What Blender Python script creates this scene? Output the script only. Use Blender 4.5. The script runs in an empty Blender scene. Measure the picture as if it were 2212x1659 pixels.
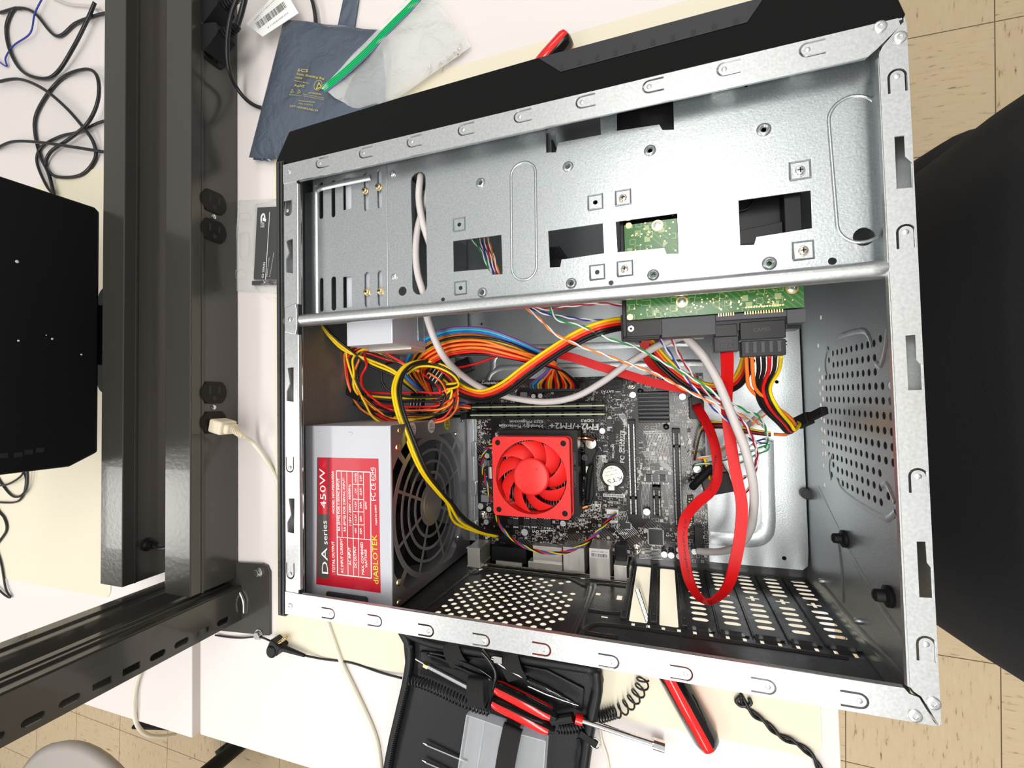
import bpy, bmesh, math, random
import numpy as np
from mathutils import Vector, Matrix

C = bpy.context.scene.collection
random.seed(7)
S = .001                    # everything is modelled in millimetres
Z0 = .91                    # height of the case's tray above the floor (m)
PI = math.pi

# ---------------------------------------------------------------- camera
FPX = 961.3
CAM = np.array([293.68, 170.02, 453.13])
RC = np.array([[.94705259, .0295891, .31971217],
               [-.02076525, .99930447, -.03097393],
               [-.32040629, .02269503, .94700831]])
cam = bpy.data.cameras.new('camera')
cam.sensor_width = 36; cam.lens = 36 * FPX / 2212
cam.clip_start = .01; cam.clip_end = 30
co = bpy.data.objects.new('camera', cam); C.objects.link(co)
M = Matrix([list(r) for r in RC]).to_4x4()
M.translation = Vector((CAM[0]*S, CAM[1]*S, CAM[2]*S + Z0))
co.matrix_world = M
bpy.context.scene.camera = co

# ---------------------------------------------------------------- light
vs = bpy.context.scene.view_settings
vs.view_transform = 'Standard'; vs.look = 'None'; vs.gamma = 1; vs.use_curve_mapping = False
vs.exposure = 0.25
w = bpy.data.worlds.new('room_light'); bpy.context.scene.world = w; w.use_nodes = True
nt = w.node_tree; bg = nt.nodes['Background']
tc = nt.nodes.new('ShaderNodeTexCoord'); sp = nt.nodes.new('ShaderNodeSeparateXYZ')
rmp = nt.nodes.new('ShaderNodeValToRGB')
nt.links.new(tc.outputs['Generated'], sp.inputs[0]); nt.links.new(sp.outputs['Z'], rmp.inputs['Fac'])
rmp.color_ramp.elements[0].color = (.30, .29, .27, 1); rmp.color_ramp.elements[0].position = 0
rmp.color_ramp.elements[1].color = (1.0, .99, .96, 1); rmp.color_ramp.elements[1].position = .85
e_ = rmp.color_ramp.elements.new(.35); e_.color = (.36, .35, .33, 1)
nt.links.new(rmp.outputs[0], bg.inputs[0]); bg.inputs[1].default_value = .60

def area(name, x, y, z, sx, sy, power, col=(1, .97, .93), rot=(0, 0, 0)):
    l = bpy.data.lights.new(name, 'AREA'); l.shape = 'RECTANGLE'; l.size = sx; l.size_y = sy
    l.energy = power; l.color = col
    o = bpy.data.objects.new(name, l); C.objects.link(o); o.location = (x, y, z); o.rotation_euler = rot
    return o
# ceiling troffers of the lab, 2.75 m above the floor
area('ceiling_lamp', .40, -.25, 2.75, .3, 2.6, 27)
area('ceiling_lamp', .45, 2.3, 2.75, 1.2, .6, 8)
area('ceiling_lamp', 2.6, -.1, 2.75, .6, 1.2, 7)
area('ceiling_lamp', -1.4, -.9, 2.75, .3, 2.0, 18)
area('ceiling_lamp', -3.15, -.58, 2.75, 1.0, .6, 12)
area('ceiling_lamp', .6, -2.8, 2.75, .3, 2.0, 14)

# ---------------------------------------------------------------- picking points on real planes
def ray(x, y): return RC @ np.array([(x-1106)/FPX, -(y-829.5)/FPX, -1.])
def W(x, y, z=0):
    d = ray(x, y); return Vector(CAM + d*((z-CAM[2])/d[2]))
def WX(x, y, X):
    d = ray(x, y); return Vector(CAM + d*((X-CAM[0])/d[0]))
def WY(x, y, Y):
    d = ray(x, y); return Vector(CAM + d*((Y-CAM[1])/d[1]))
def wv(p): return Vector((p[0]*S, p[1]*S, p[2]*S + Z0))

# ---------------------------------------------------------------- materials
MATS = {}
def mat(name, col, rough=.5, metal=0., spec=.5, coat=0., alpha=1., trans=0., ior=1.45, emit=None, sheen=0.):
    m = bpy.data.materials.new(name); m.use_nodes = True
    b = m.node_tree.nodes['Principled BSDF']
    b.inputs['Base Color'].default_value = (*col, 1); b.inputs['Roughness'].default_value = rough
    b.inputs['Metallic'].default_value = metal; b.inputs['Specular IOR Level'].default_value = spec
    b.inputs['Coat Weight'].default_value = coat; b.inputs['Alpha'].default_value = alpha
    b.inputs['Transmission Weight'].default_value = trans; b.inputs['IOR'].default_value = ior
    b.inputs['Sheen Weight'].default_value = sheen
    MATS[name] = m; return m
def N(m, t, **kw):
    n = m.node_tree.nodes.new(t)
    for k, v in kw.items():
        if k in n.inputs: n.inputs[k].default_value = v
        else: setattr(n, k, v)
    return n
def bsdf(m): return m.node_tree.nodes['Principled BSDF']
def L(m, a, b): m.node_tree.links.new(a, b)
def geo(m):
    n = N(m, 'ShaderNodeNewGeometry'); return n.outputs['Position']
def bump(m, src, strength=.2, dist=.001):
    b = N(m, 'ShaderNodeBump'); b.inputs['Strength'].default_value = strength; b.inputs['Distance'].default_value = dist
    L(m, src, b.inputs['Height']); L(m, b.outputs[0], bsdf(m).inputs['Normal'])
def ramp(m, src, stops):
    r = N(m, 'ShaderNodeValToRGB'); e = r.color_ramp.elements
    while len(e) < len(stops): e.new(.5)
    for i, (p, c) in enumerate(stops):
        e[i].position = p; e[i].color = (*c, 1)
    L(m, src, r.inputs[0]); return r
def mottled(m, c0, c1, scale, detail=6, key='Base Color', bs=0, bscale=None, bd=.0004):
    n = N(m, 'ShaderNodeTexNoise', Scale=scale, Detail=detail); L(m, geo(m), n.inputs['Vector'])
    if key == 'Base Color':
        r = ramp(m, n.outputs[0], [(.3, c0), (.7, c1)]); L(m, r.outputs[0], bsdf(m).inputs[key])
    else:
        r = N(m, 'ShaderNodeMapRange'); r.inputs[3].default_value = c0; r.inputs[4].default_value = c1
        r.inputs[1].default_value = .3; r.inputs[2].default_value = .7
        L(m, n.outputs[0], r.inputs[0]); L(m, r.outputs[0], bsdf(m).inputs[key])
    if bs:
        n2 = N(m, 'ShaderNodeTexNoise', Scale=bscale or scale, Detail=3); L(m, geo(m), n2.inputs['Vector'])
        bump(m, n2.outputs[0], bs, bd)

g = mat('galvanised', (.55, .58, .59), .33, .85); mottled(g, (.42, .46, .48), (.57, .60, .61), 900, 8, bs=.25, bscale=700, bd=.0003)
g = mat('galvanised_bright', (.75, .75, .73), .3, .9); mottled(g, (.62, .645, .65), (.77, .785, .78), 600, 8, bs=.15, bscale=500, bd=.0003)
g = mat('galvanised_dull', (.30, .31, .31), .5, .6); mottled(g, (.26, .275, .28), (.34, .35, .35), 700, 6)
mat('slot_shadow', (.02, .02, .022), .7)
g = mat('black_steel', (.035, .036, .036), .28, .0, .6); mottled(g, .2, .4, 60, key='Roughness')
mat('gloss_black', (.004, .004, .004), .06, 0, .22)
g = mat('matte_black', (.007, .007, .008), .55, spec=.3)
mat('black_plastic', (.007, .007, .008), .36, spec=.35)
mat('dark_plastic', (.035, .037, .042), .42, spec=.4)
mat('grey_plastic', (.065, .065, .072), .5, spec=.4)
mat('bezel_grey', (.017, .018, .022), .45)
mat('drive_paint', (.60, .62, .67), .4, .3)
g = mat('psu_paint', (.50, .515, .56), .38, .15)
g = mat('psu_side', (.30, .29, .29), .3, .6)
g = mat('rail_paint', (.062, .058, .052), .2, .25, .55, coat=.25)
nn = N(g, 'ShaderNodeTexNoise', Scale=160, Detail=2); L(g, geo(g), nn.inputs['Vector']); bump(g, nn.outputs[0], .12, .001)
mat('steel', (.72, .72, .70), .22, 1)
mat('chrome', (.85, .85, .85), .08, 1)
mat('port_metal', (.74, .71, .66), .35, .7)
mat('shield', (.32, .29, .25), .18, 1)
mat('brass', (.85, .66, .35), .2, 1)
mat('gold', (.80, .55, .22), .3, 1)
mat('copper', (.85, .38, .18), .2, 1)
mat('nickel', (.80, .72, .62), .18, 1)
mat('red_plastic', (.82, .022, .020), .36)
mat('red_cable', (.68, .006, .008), .42, spec=.3)
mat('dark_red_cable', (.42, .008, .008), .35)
mat('white', (.86, .85, .84), .5)
mat('silk', (.80, .80, .78), .6)
mat('label_red', (.50, .010, .026), .32, coat=.05)
mat('label_dark', (.075, .068, .062), .3)
mat('label_green', (.55, .75, .02), .4)
mat('label_yellow', (.80, .72, .10), .4)
mat('print_black', (.01, .01, .01), .6)
mat('print_yellow', (.62, .52, .06), .5)
for n_, c_ in dict(yellow=(.90, .62, .005), black=(.010, .010, .010), red=(.72, .012, .012), orange=(.92, .22, .03), blue=(.02, .11, .55),
                   teal=(.01, .50, .45), purple=(.22, .09, .38), brown=(.22, .07, .03), grey=(.36, .36, .38), white=(.82, .80, .78),
                   green=(.01, .30, .07), navy=(.02, .04, .32), darkred=(.45, .01, .04)).items():
    mat('wire_'+n_, c_, .32)
mat('grey_cord', (.60, .56, .55), .38)
mat('cream_cord', (.78, .74, .62), .4)
mat('black_cord', (.015, .015, .017), .28)
mat('cream_plug', (.74, .66, .50), .4)
g = mat('laminate', (.76, .71, .69), .38)
g = mat('mat_cream', (.76, .70, .55), .42)
mat('desk_edge', (.62, .62, .54), .5)
mat('battery', (.72, .68, .58), .22, 1)
mat('chip', (.018, .018, .02), .4)
mat('heatsink_black', (.03, .03, .032), .32, .7)
mat('fin', (.55, .52, .48), .25, 1)
mat('ram_edge', (.42, .46, .26), .5)
mat('inductor', (.20, .21, .23), .5)
mat('cap_top', (.80, .80, .80), .3, .5)
mat('cap_side', (.10, .10, .11), .3, .3)
mat('leather', (.009, .009, .011), .42, spec=.4)
mat('elastic', (.012, .012, .012), .8)
mat('fabric_black', (.013, .014, .017), .95, sheen=.0)
mat('skin', (.55, .33, .24), .55)
mat('hair', (.03, .02, .015), .7)
mat('chair_grey', (.40, .37, .34), .5)
mat('clear_box', (.80, .84, .90), .25, alpha=.4)
mat('pocket_film', (.8, .82, .8), .3, alpha=.07)
mat('tape_film', (.80, .82, .85), .15, alpha=.25)
mat('blister', (.75, .78, .76), .12, alpha=.22)
mat('tool_red', (.80, .010, .008), .15, coat=.5)
mat('tool_black', (.010, .010, .010), .12, coat=.5)
mat('outlet_brown', (.010, .008, .006), .4, spec=.25)

# printed circuit board of the motherboard: dark brown lacquer with pale pads and traces
def pcb(name, base, trace, k1, k2, metal=0.):
    m = mat(name, base, .32, metal, .45)
    pos = geo(m)
    mp = N(m, 'ShaderNodeMapping'); mp.inputs['Scale'].default_value = (k1, k1, 1); L(m, pos, mp.inputs[0])
    v = N(m, 'ShaderNodeTexVoronoi', distance='CHEBYCHEV', feature='F1'); v.inputs['Scale'].default_value = 1
    v.inputs['Randomness'].default_value = .8; L(m, mp.outputs[0], v.inputs['Vector'])
    r1 = ramp(m, v.outputs['Distance'], [(0, (0, 0, 0)), (.30, (0, 0, 0)), (.31, (1, 1, 1)), (.36, (1, 1, 1)), (.37, (0, 0, 0))])
    wv_ = N(m, 'ShaderNodeTexWave', wave_type='BANDS', bands_direction='DIAGONAL', wave_profile='SAW')
    wv_.inputs['Scale'].default_value = k2; wv_.inputs['Distortion'].default_value = 0; L(m, pos, wv_.inputs['Vector'])
    r2 = ramp(m, wv_.outputs[0], [(0, (1, 1, 1)), (.28, (1, 1, 1)), (.30, (0, 0, 0))])
    nz = N(m, 'ShaderNodeTexVoronoi', distance='MANHATTAN', feature='F1'); nz.inputs['Scale'].default_value = 60; L(m, pos, nz.inputs['Vector'])
    cell = N(m, 'ShaderNodeSeparateColor'); L(m, nz.outputs['Color'], cell.inputs[0])
    g1 = N(m, 'ShaderNodeMath', operation='GREATER_THAN'); g1.inputs[1].default_value = .45; L(m, cell.outputs[0], g1.inputs[0])
    g2 = N(m, 'ShaderNodeMath', operation='GREATER_THAN'); g2.inputs[1].default_value = .62; L(m, cell.outputs[1], g2.inputs[0])
    a = N(m, 'ShaderNodeMath', operation='MULTIPLY'); L(m, r1.outputs[0], a.inputs[0]); L(m, g1.outputs[0], a.inputs[1])
    b = N(m, 'ShaderNodeMath', operation='MULTIPLY'); L(m, r2.outputs[0], b.inputs[0]); L(m, g2.outputs[0], b.inputs[1])
    b2 = N(m, 'ShaderNodeMath', operation='MULTIPLY'); L(m, b.outputs[0], b2.inputs[0]); b2.inputs[1].default_value = .22
    s = N(m, 'ShaderNodeMath', operation='MAXIMUM'); L(m, a.outputs[0], s.inputs[0]); L(m, b2.outputs[0], s.inputs[1])
    mx = N(m, 'ShaderNodeMix', data_type='RGBA'); L(m, s.outputs[0], mx.inputs['Factor'])
    mx.inputs['A'].default_value = (*base, 1); mx.inputs['B'].default_value = (*trace, 1)
    L(m, mx.outputs['Result'], bsdf(m).inputs['Base Color'])
    return m
pcb('pcb_brown', (.013, .009, .009), (.50, .48, .46), 260, 210)
bsdf(MATS['pcb_brown']).inputs['Roughness'].default_value = .2
pcb('pcb_green', (.035, .14, .035), (.30, .38, .16), 200, 160)
bsdf(MATS['pcb_green']).inputs['Roughness'].default_value = .2

# vinyl composition floor tile, 305 mm, cream with dark flecks running along or across each tile
m = mat('floor_tile', (.60, .48, .32), .35)
pos = geo(m)
mp = N(m, 'ShaderNodeMapping'); mp.inputs['Rotation'].default_value = (0, 0, .035); mp.inputs['Location'].default_value = (-.123, -.17, 0); L(m, pos, mp.inputs[0])
br = N(m, 'ShaderNodeTexBrick', offset=0., squash=1.); L(m, mp.outputs[0], br.inputs['Vector'])
for k, v in (('Scale', 1), ('Mortar Size', .0012), ('Brick Width', .305), ('Row Height', .305), ('Mortar Smooth', .1)): br.inputs[k].default_value = v
ck = N(m, 'ShaderNodeTexChecker', Scale=1/.305); L(m, mp.outputs[0], ck.inputs['Vector'])
def flecks(sx, sy):
    q = N(m, 'ShaderNodeMapping'); q.inputs['Scale'].default_value = (sx, sy, 1); L(m, mp.outputs[0], q.inputs[0])
    n = N(m, 'ShaderNodeTexNoise', Scale=1, Detail=4, Roughness=.6); L(m, q.outputs[0], n.inputs['Vector']); return n.outputs[0]
fm = N(m, 'ShaderNodeMix', data_type='FLOAT'); L(m, ck.outputs['Fac'], fm.inputs['Factor']); L(m, flecks(22, 110), fm.inputs['A']); L(m, flecks(110, 22), fm.inputs['B'])
fr = ramp(m, fm.outputs['Result'], [(.28, (.16, .10, .045)), (.335, (.42, .31, .18)), (.40, (.62, .48, .30)), (.7, (.66, .52, .34))])
mx = N(m, 'ShaderNodeMix', data_type='RGBA'); L(m, br.outputs['Fac'], mx.inputs['Factor']); L(m, fr.outputs[0], mx.inputs['A']); mx.inputs['B'].default_value = (.13, .08, .04, 1)
L(m, mx.outputs['Result'], bsdf(m).inputs['Base Color'])

# static shielding film and zip bag film
m = mat('shield_film', (.12, .15, .20), .22, .45, .8); nn = N(m, 'ShaderNodeTexNoise', Scale=45, Detail=5, Distortion=1.2); L(m, geo(m), nn.inputs['Vector']); bump(m, nn.outputs[0], .5, .004)
m = mat('bag_film', (.86, .88, .86), .10, alpha=.38); nn = N(m, 'ShaderNodeTexNoise', Scale=40, Detail=5, Distortion=1.5); L(m, geo(m), nn.inputs['Vector']); bump(m, nn.outputs[0], 1., .006)
m = mat('zip_green', (.0, .42, .13), .3)
for n_ in ('leather', 'fabric_black'):
    m = MATS[n_]; nn = N(m, 'ShaderNodeTexNoise', Scale=700 if n_ == 'leather' else 500, Detail=4); L(m, geo(m), nn.inputs['Vector']); bump(m, nn.outputs[0], .3, .0006)
m = MATS['elastic']; ww = N(m, 'ShaderNodeTexWave', Scale=330, bands_direction='X'); L(m, geo(m), ww.inputs['Vector']); bump(m, ww.outputs[0], .6, .0006)

# ---------------------------------------------------------------- mesh building
BASE = {}
class MB:
    def __init__(s): s.v = []; s.f = []; s.m = []; s.mats = []
    def mi(s, m):
        if m is None: return 0
        if m not in s.mats: s.mats.append(m)
        return s.mats.index(m)
    def add(s, vs, fs, T=None, m=None):
        o = len(s.v); k = s.mi(m) if m else (0 if s.mats else 0)
        s.v += [tuple((T @ Vector(v)) if T is not None else v) for v in vs]
        s.f += [tuple(o+i for i in f) for f in fs]; s.m += [k]*len(fs); return s
    def box(s, x0, x1, y0, y1, z0, z1, T=None, m=None):
        v = [(x, y, z) for z in (z0, z1) for y in (y0, y1) for x in (x0, x1)]
        return s.add(v, [(0, 2, 3, 1), (4, 5, 7, 6), (0, 1, 5, 4), (2, 6, 7, 3), (0, 4, 6, 2), (1, 3, 7, 5)], T, m)
    def cbox(s, c, sx, sy, sz, T=None, m=None):
        return s.box(c[0]-sx/2, c[0]+sx/2, c[1]-sy/2, c[1]+sy/2, c[2], c[2]+sz, T, m)
    def prism(s, poly, z0, z1, T=None, m=None):
        n = len(poly); v = [(p[0], p[1], z0) for p in poly] + [(p[0], p[1], z1) for p in poly]
        a = sum(poly[i][0]*poly[(i+1) % n][1]-poly[(i+1) % n][0]*poly[i][1] for i in range(n))
        f = [tuple(range(n))[::-1], tuple(range(n, 2*n))] + [(i, (i+1) % n, n+(i+1) % n, n+i) for i in range(n)]
        if a < 0: f = [q[::-1] for q in f]
        return s.add(v, f, T, m)
    def cyl(s, p0, p1, r, n=16, r2=None, m=None, caps=True):
        p0 = Vector(p0); p1 = Vector(p1); d = (p1-p0); q = d.to_track_quat('Z', 'Y').to_matrix(); r2 = r if r2 is None else r2
        v = [tuple(p0 + q @ Vector((r*math.cos(t), r*math.sin(t), 0))) for t in [2*PI*i/n for i in range(n)]]
        v += [tuple(p1 + q @ Vector((r2*math.cos(t), r2*math.sin(t), 0))) for t in [2*PI*i/n for i in range(n)]]
        f = [(i, (i+1) % n, n+(i+1) % n, n+i) for i in range(n)]
        if caps: f += [tuple(range(n))[::-1], tuple(range(n, 2*n))]
        return s.add(v, f, None, m)
    def lathe(s, prof, c, ax=(0, 0, 1), n=20, m=None, caps=True):
        q = Vector(ax).to_track_quat('Z', 'Y').to_matrix(); c = Vector(c); v = []; f = []
        for (r, z) in prof:
            for i in range(n): t = 2*PI*i/n; v.append(tuple(c + q @ Vector((r*math.cos(t), r*math.sin(t), z))))
        k = len(prof)
        for j in range(k-1):
            for i in range(n): f.append((j*n+i, j*n+(i+1) % n, (j+1)*n+(i+1) % n, (j+1)*n+i))
        if caps: f += [tuple(range(n))[::-1], tuple(range((k-1)*n, k*n))]
        return s.add(v, f, None, m)
    def dome(s, c, r, h, n=12, ax=(0, 0, 1), m=None):
        return s.lathe([(r, 0), (r*.87, h*.5), (r*.5, h*.87), (.02, h)], c, ax, n, m)
    def tube(s, pts, r, n=8, m=None, smooth=6, closed=False, flat=None):
        P = cr(pts, smooth) if smooth else [Vector(p) for p in pts]
        fr = frames(P); v = []; f = []
        for i, (p, (t, a, b)) in enumerate(zip(P, fr)):
            rr = r[i*len(r)//len(P)] if isinstance(r, (list, tuple)) else r
            for k in range(n):
                th = 2*PI*k/n; v.append(tuple(p + a*rr*math.cos(th) + b*rr*math.sin(th)*(flat or 1)))
        for i in range(len(P)-1):
            for k in range(n): f.append((i*n+k, i*n+(k+1) % n, (i+1)*n+(k+1) % n, (i+1)*n+k))
        f += [tuple(range(n))[::-1], tuple(range((len(P)-1)*n, len(P)*n))]
        return s.add(v, f, None, m)
    def ribbon(s, pts, w, t, ups, m=None, smooth=6):
        # pts path, ups = direction across the ribbon's width at each point
        P = cr(pts, smooth); U = cr(ups, smooth); v = []; f = []
        for i, p in enumerate(P):
            tg = (P[min(i+1, len(P)-1)] - P[max(i-1, 0)]).normalized()
            u = (U[i] - tg*U[i].dot(tg)).normalized(); nn_ = tg.cross(u)
            for (a, b) in ((-.5, -.5), (.5, -.5), (.5, .5), (-.5, .5)): v.append(tuple(p + u*w*a + nn_*t*b))
        for i in range(len(P)-1):
            for k in range(4): f.append((i*4+k, i*4+(k+1) % 4, (i+1)*4+(k+1) % 4, (i+1)*4+k))
        f += [(3, 2, 1, 0), tuple(range(len(v)-4, len(v)))]
        return s.add(v, f, None, m)
    def sheet(s, outline, holes, t, T=None, m=None, c='POLY'):
        me = curve_mesh([outline]+list(holes), t)
        s.add([tuple(v.co) for v in me.vertices], [tuple(p.vertices) for p in me.polygons], T, m); bpy.data.meshes.remove(me); return s
    def text(s, body, A, B, Nn, t=.15, h=None, m=None, space=1., bold=0):
        # writing fitted between the baseline points A and B on a surface with normal Nn
        cu = bpy.data.curves.new('t', 'FONT'); cu.body = body; cu.size = 10; cu.extrude = 0; cu.resolution_u = 2; cu.offset = bold; cu.space_character = space
        o = bpy.data.objects.new('t', cu); me = bpy.data.meshes.new_from_object(o)
        bpy.data.objects.remove(o); bpy.data.curves.remove(cu)
        if not me.vertices: return s
        xs = [v.co.x for v in me.vertices]; ys = [v.co.y for v in me.vertices]; x0 = min(xs); wd = max(xs)-x0
        A = Vector(A); B = Vector(B); u = (B-A); k = u.length/wd; u.normalize(); n_ = Vector(Nn).normalized(); u = (u-n_*u.dot(n_)).normalized(); v_ = n_.cross(u)
        ky = k if h is None else h/max(max(ys), .01)
        vs_ = [tuple(A + u*((v.co.x-x0)*k) + v_*(v.co.y*ky) + n_*t) for v in me.vertices]
        s.add(vs_, [tuple(p.vertices) for p in me.polygons], None, m); bpy.data.meshes.remove(me); return s
    def build(s, name, m, parent=None, smooth=False, bevel=0, seg=2, base=None, sub=0, label=None, weld=False):
        me = bpy.data.meshes.new(name)
        if parent is not None: b = BASE[parent.name]
        else: b = Vector(base) if base is not None else Vector((sum(v[0] for v in s.v)/len(s.v), sum(v[1] for v in s.v)/len(s.v), min(v[2] for v in s.v)))
        me.from_pydata([((v[0]-b[0])*S, (v[1]-b[1])*S, (v[2]-b[2])*S) for v in s.v], [], s.f)
        if s.mats: 
            for k in s.mats: me.materials.append(MATS[k])
            me.polygons.foreach_set('material_index', s.m)
        else: me.materials.append(MATS[m])
        o = bpy.data.objects.new(name, me); C.objects.link(o)
        if parent is not None: o.parent = parent
        else: o.location = wv(b)
        BASE[o.name] = b
        if weld:
            bm = bmesh.new(); bm.from_mesh(me); bmesh.ops.remove_doubles(bm, verts=bm.verts, dist=1e-6); bm.to_mesh(me); bm.free()
        if smooth:
            me.polygons.foreach_set('use_smooth', [True]*len(me.polygons))
            if smooth != 'all':
                try: me.set_sharp_from_angle(angle=math.radians(40))
                except Exception: pass
        if bevel:
            md = o.modifiers.new('b', 'BEVEL'); md.width = bevel*S; md.segments = seg; md.limit_method = 'ANGLE'; md.angle_limit = math.radians(50)
        if sub:
            md = o.modifiers.new('s', 'SUBSURF'); md.levels = sub; md.render_levels = sub
        if label: o['label'] = label
        return o

def _smooth_fix(): pass
def cr(pts, n):
    P = [Vector(p) for p in pts]
    if len(P) < 3 or n < 2:
        return P if n < 2 else [P[0].lerp(P[-1], i/(n*2)) for i in range(n*2+1)]
    Q = [P[0]*2-P[1]] + P + [P[-1]*2-P[-2]]; out = []
    for i in range(1, len(Q)-2):
        a, b, c, d = Q[i-1], Q[i], Q[i+1], Q[i+2]
        for k in range(n):
            t = k/n; out.append(.5*((2*b)+(c-a)*t+(2*a-5*b+4*c-d)*t*t+(3*b-a-3*c+d)*t**3))
    out.append(P[-1]); return out
def frames(P):
    fr = []; a = None
    for i in range(len(P)):
        t = (P[min(i+1, len(P)-1)]-P[max(i-1, 0)])
        t = t.normalized() if t.length > 1e-9 else Vector((1, 0, 0))
        if a is None:
            a = Vector((0, 0, 1)) if abs(t.z) < .9 else Vector((1, 0, 0))
        a = (a - t*a.dot(t)); a = a.normalized() if a.length > 1e-6 else t.orthogonal().normalized()
        fr.append((t, a, t.cross(a)))
    return fr
def curve_mesh(polys, t):
    cu = bpy.data.curves.new('c', 'CURVE'); cu.dimensions = '2D'; cu.fill_mode = 'BOTH'; cu.extrude = t/2
    for p in polys:
        sp_ = cu.splines.new('POLY'); sp_.points.add(len(p)-1); sp_.use_cyclic_u = True
        for i, q in enumerate(p): sp_.points[i].co = (q[0], q[1], 0, 1)
    o = bpy.data.objects.new('c', cu); me = bpy.data.meshes.new_from_object(o)
    bpy.data.objects.remove(o); bpy.data.curves.remove(cu); return me
def FR(o, x, y):
    x = Vector(x).normalized(); y = Vector(y); y = (y-x*y.dot(x)).normalized(); z = x.cross(y)
    m_ = Matrix((x, y, z)).transposed().to_4x4(); m_.translation = Vector(o); return m_
# 2D outlines
def rect(x0, x1, y0, y1): return [(x0, y0), (x1, y0), (x1, y1), (x0, y1)]
def rrect(x0, x1, y0, y1, r, n=5):
    p = []
    for cx, cy, a in ((x1-r, y0+r, -PI/2), (x1-r, y1-r, 0), (x0+r, y1-r, PI/2), (x0+r, y0+r, PI)):
        p += [(cx+r*math.cos(a+PI/2*i/n), cy+r*math.sin(a+PI/2*i/n)) for i in range(n+1)]
    return p
def circ(cx, cy, r, n=16, ry=None): return [(cx+r*math.cos(2*PI*i/n), cy+(ry or r)*math.sin(2*PI*i/n)) for i in range(n)]
def slot(cx, cy, l, w, ang=0, n=6):
    # rounded slot of overall length l, width w
    p = []; r = w/2; a = l/2-r; c, s_ = math.cos(ang), math.sin(ang)
    for x, st in ((a, -PI/2), (-a, PI/2)):
        p += [(x+r*math.cos(st+PI*i/n), r*math.sin(st+PI*i/n)) for i in range(n+1)]
    return [(cx+x*c-y*s_, cy+x*s_+y*c) for x, y in p]
def uslot(cx, cy, ang, l=9, ro=4.4, w=1.2):
    # U-shaped cut, round end at (cx,cy) pointing away from ang
    ri = ro-w; n = 8; c, s_ = math.cos(ang), math.sin(ang)
    p = [(l, ro)] + [(ro*math.cos(PI/2+PI*i/n), ro*math.sin(PI/2+PI*i/n)) for i in range(n+1)] + [(l, -ro), (l, -ri)]
    p += [(ri*math.cos(3*PI/2-PI*i/n), ri*math.sin(3*PI/2-PI*i/n)) for i in range(n+1)] + [(l, ri)]
    return [(cx+x*c-y*s_, cy+x*s_+y*c) for x, y in p]

def tag(o, label=None, cat=None, group=None, kind=None):
    if label: o['label'] = label
    if cat: o['category'] = cat
    if group: o['group'] = group
    if kind: o['kind'] = kind
    return o
def thing(name, label, cat, base, group=None):
    o = bpy.data.objects.new(name, None); o.empty_display_size = .02; C.objects.link(o); o.location = wv(base); BASE[o.name] = Vector(base)
    return tag(o, label, cat, group)
def copy_tree(o, loc=None, label=None, rotz=None):
    r = o.copy(); C.objects.link(r); BASE[r.name] = BASE[o.name]
    if loc is not None: r.location = wv(loc)
    if rotz is not None: r.rotation_euler = (0, 0, rotz)
    if label: r['label'] = label
    for ch in [c_ for c_ in bpy.data.objects if c_.parent == o]:
        d = ch.copy(); C.objects.link(d); d.parent = r
        for gc in [c_ for c_ in bpy.data.objects if c_.parent == ch]:
            e = gc.copy(); C.objects.link(e); e.parent = d
    return r
UP = (0, 0, 1)
# ================================================================ setting
b = MB().box(-6000, 4000, -4000, 4500, -930, -910); o = b.build('floor', 'floor_tile'); tag(o, kind='structure')
def desk(name, x0, x1, y0, y1, z, label):
    r = thing(name, label, 'workbench', ((x0+x1)/2, y0+60, -910))
    MB().box(x0, x1, y0, y1, z-28, z).build('tabletop', 'laminate', r, bevel=1)
    for x in (x0+40, x1-40):
        for y in (y0+60, y1-60):
            MB().box(x-20, x+20, y-20, y+20, -910, z-28).build('leg', 'rail_paint', r)
    return r
desk('workbench', -343, 432, -299, 1100, -15, 'white topped bench that carries the open computer case')
desk('workbench', -1500, -360, -308, 1100, -15.5, 'white topped bench on the far side of the power rails')
o = MB().prism(rrect(-202, 418, -155, 562, 14), -15, -13.6).build('bench_mat', 'mat_cream', bevel=.4)
tag(o, 'cream rubber mat lying under the open computer case', 'mat')
o = MB().prism(rrect(-1200, -537, -132, 563, 14), -15.5, -14.1).build('bench_mat', 'mat_cream', bevel=.4)
tag(o, 'cream rubber mat on the other bench, tangled cables on it', 'mat')

# ================================================================ power rails between the benches
def outlet_frame(X, y, z): return FR((X, y, z), (0, 1, 0), (0, 0, 1))
def duplex(X, yc, zc, label, group=None):
    # receptacle pair sitting in the +x face of the rail; grounding hole up
    r = thing('power_outlet', label, 'outlet', (X, yc, zc-30)); T = outlet_frame(X, yc, zc)
    for s in (-1, 1):
        c = s*19.5
        pts = []
        for i in range(40):
            t = 2*PI*i/40; x = 17.5*math.cos(t); y = 17.5*math.sin(t); pts.append((c+max(-14.5, min(14.5, y)), x))
        f = MB().prism(pts, 0, 2.6, T).build('receptacle', 'outlet_brown', r, bevel=.5)
        h = MB()
        h.prism(rect(c-1, c+7.5, -7.6, -5.2), 2.5, 2.75, T); h.prism(rect(c-1.5, c+8, 5.2, 7.6), 2.5, 2.75, T)
        h.prism(circ(c-7.5, 0, 2.6, 12), 2.5, 2.75, T)
        h.build('socket_hole', 'slot_shadow', f)
    b = MB().lathe([(3.4, 0), (3.2, 1.4), (2, 2.2), (.1, 2.4)], (X, yc, zc), (1, 0, 0), 14); b.build('screw', 'steel', r, smooth=True)
    return r
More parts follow.
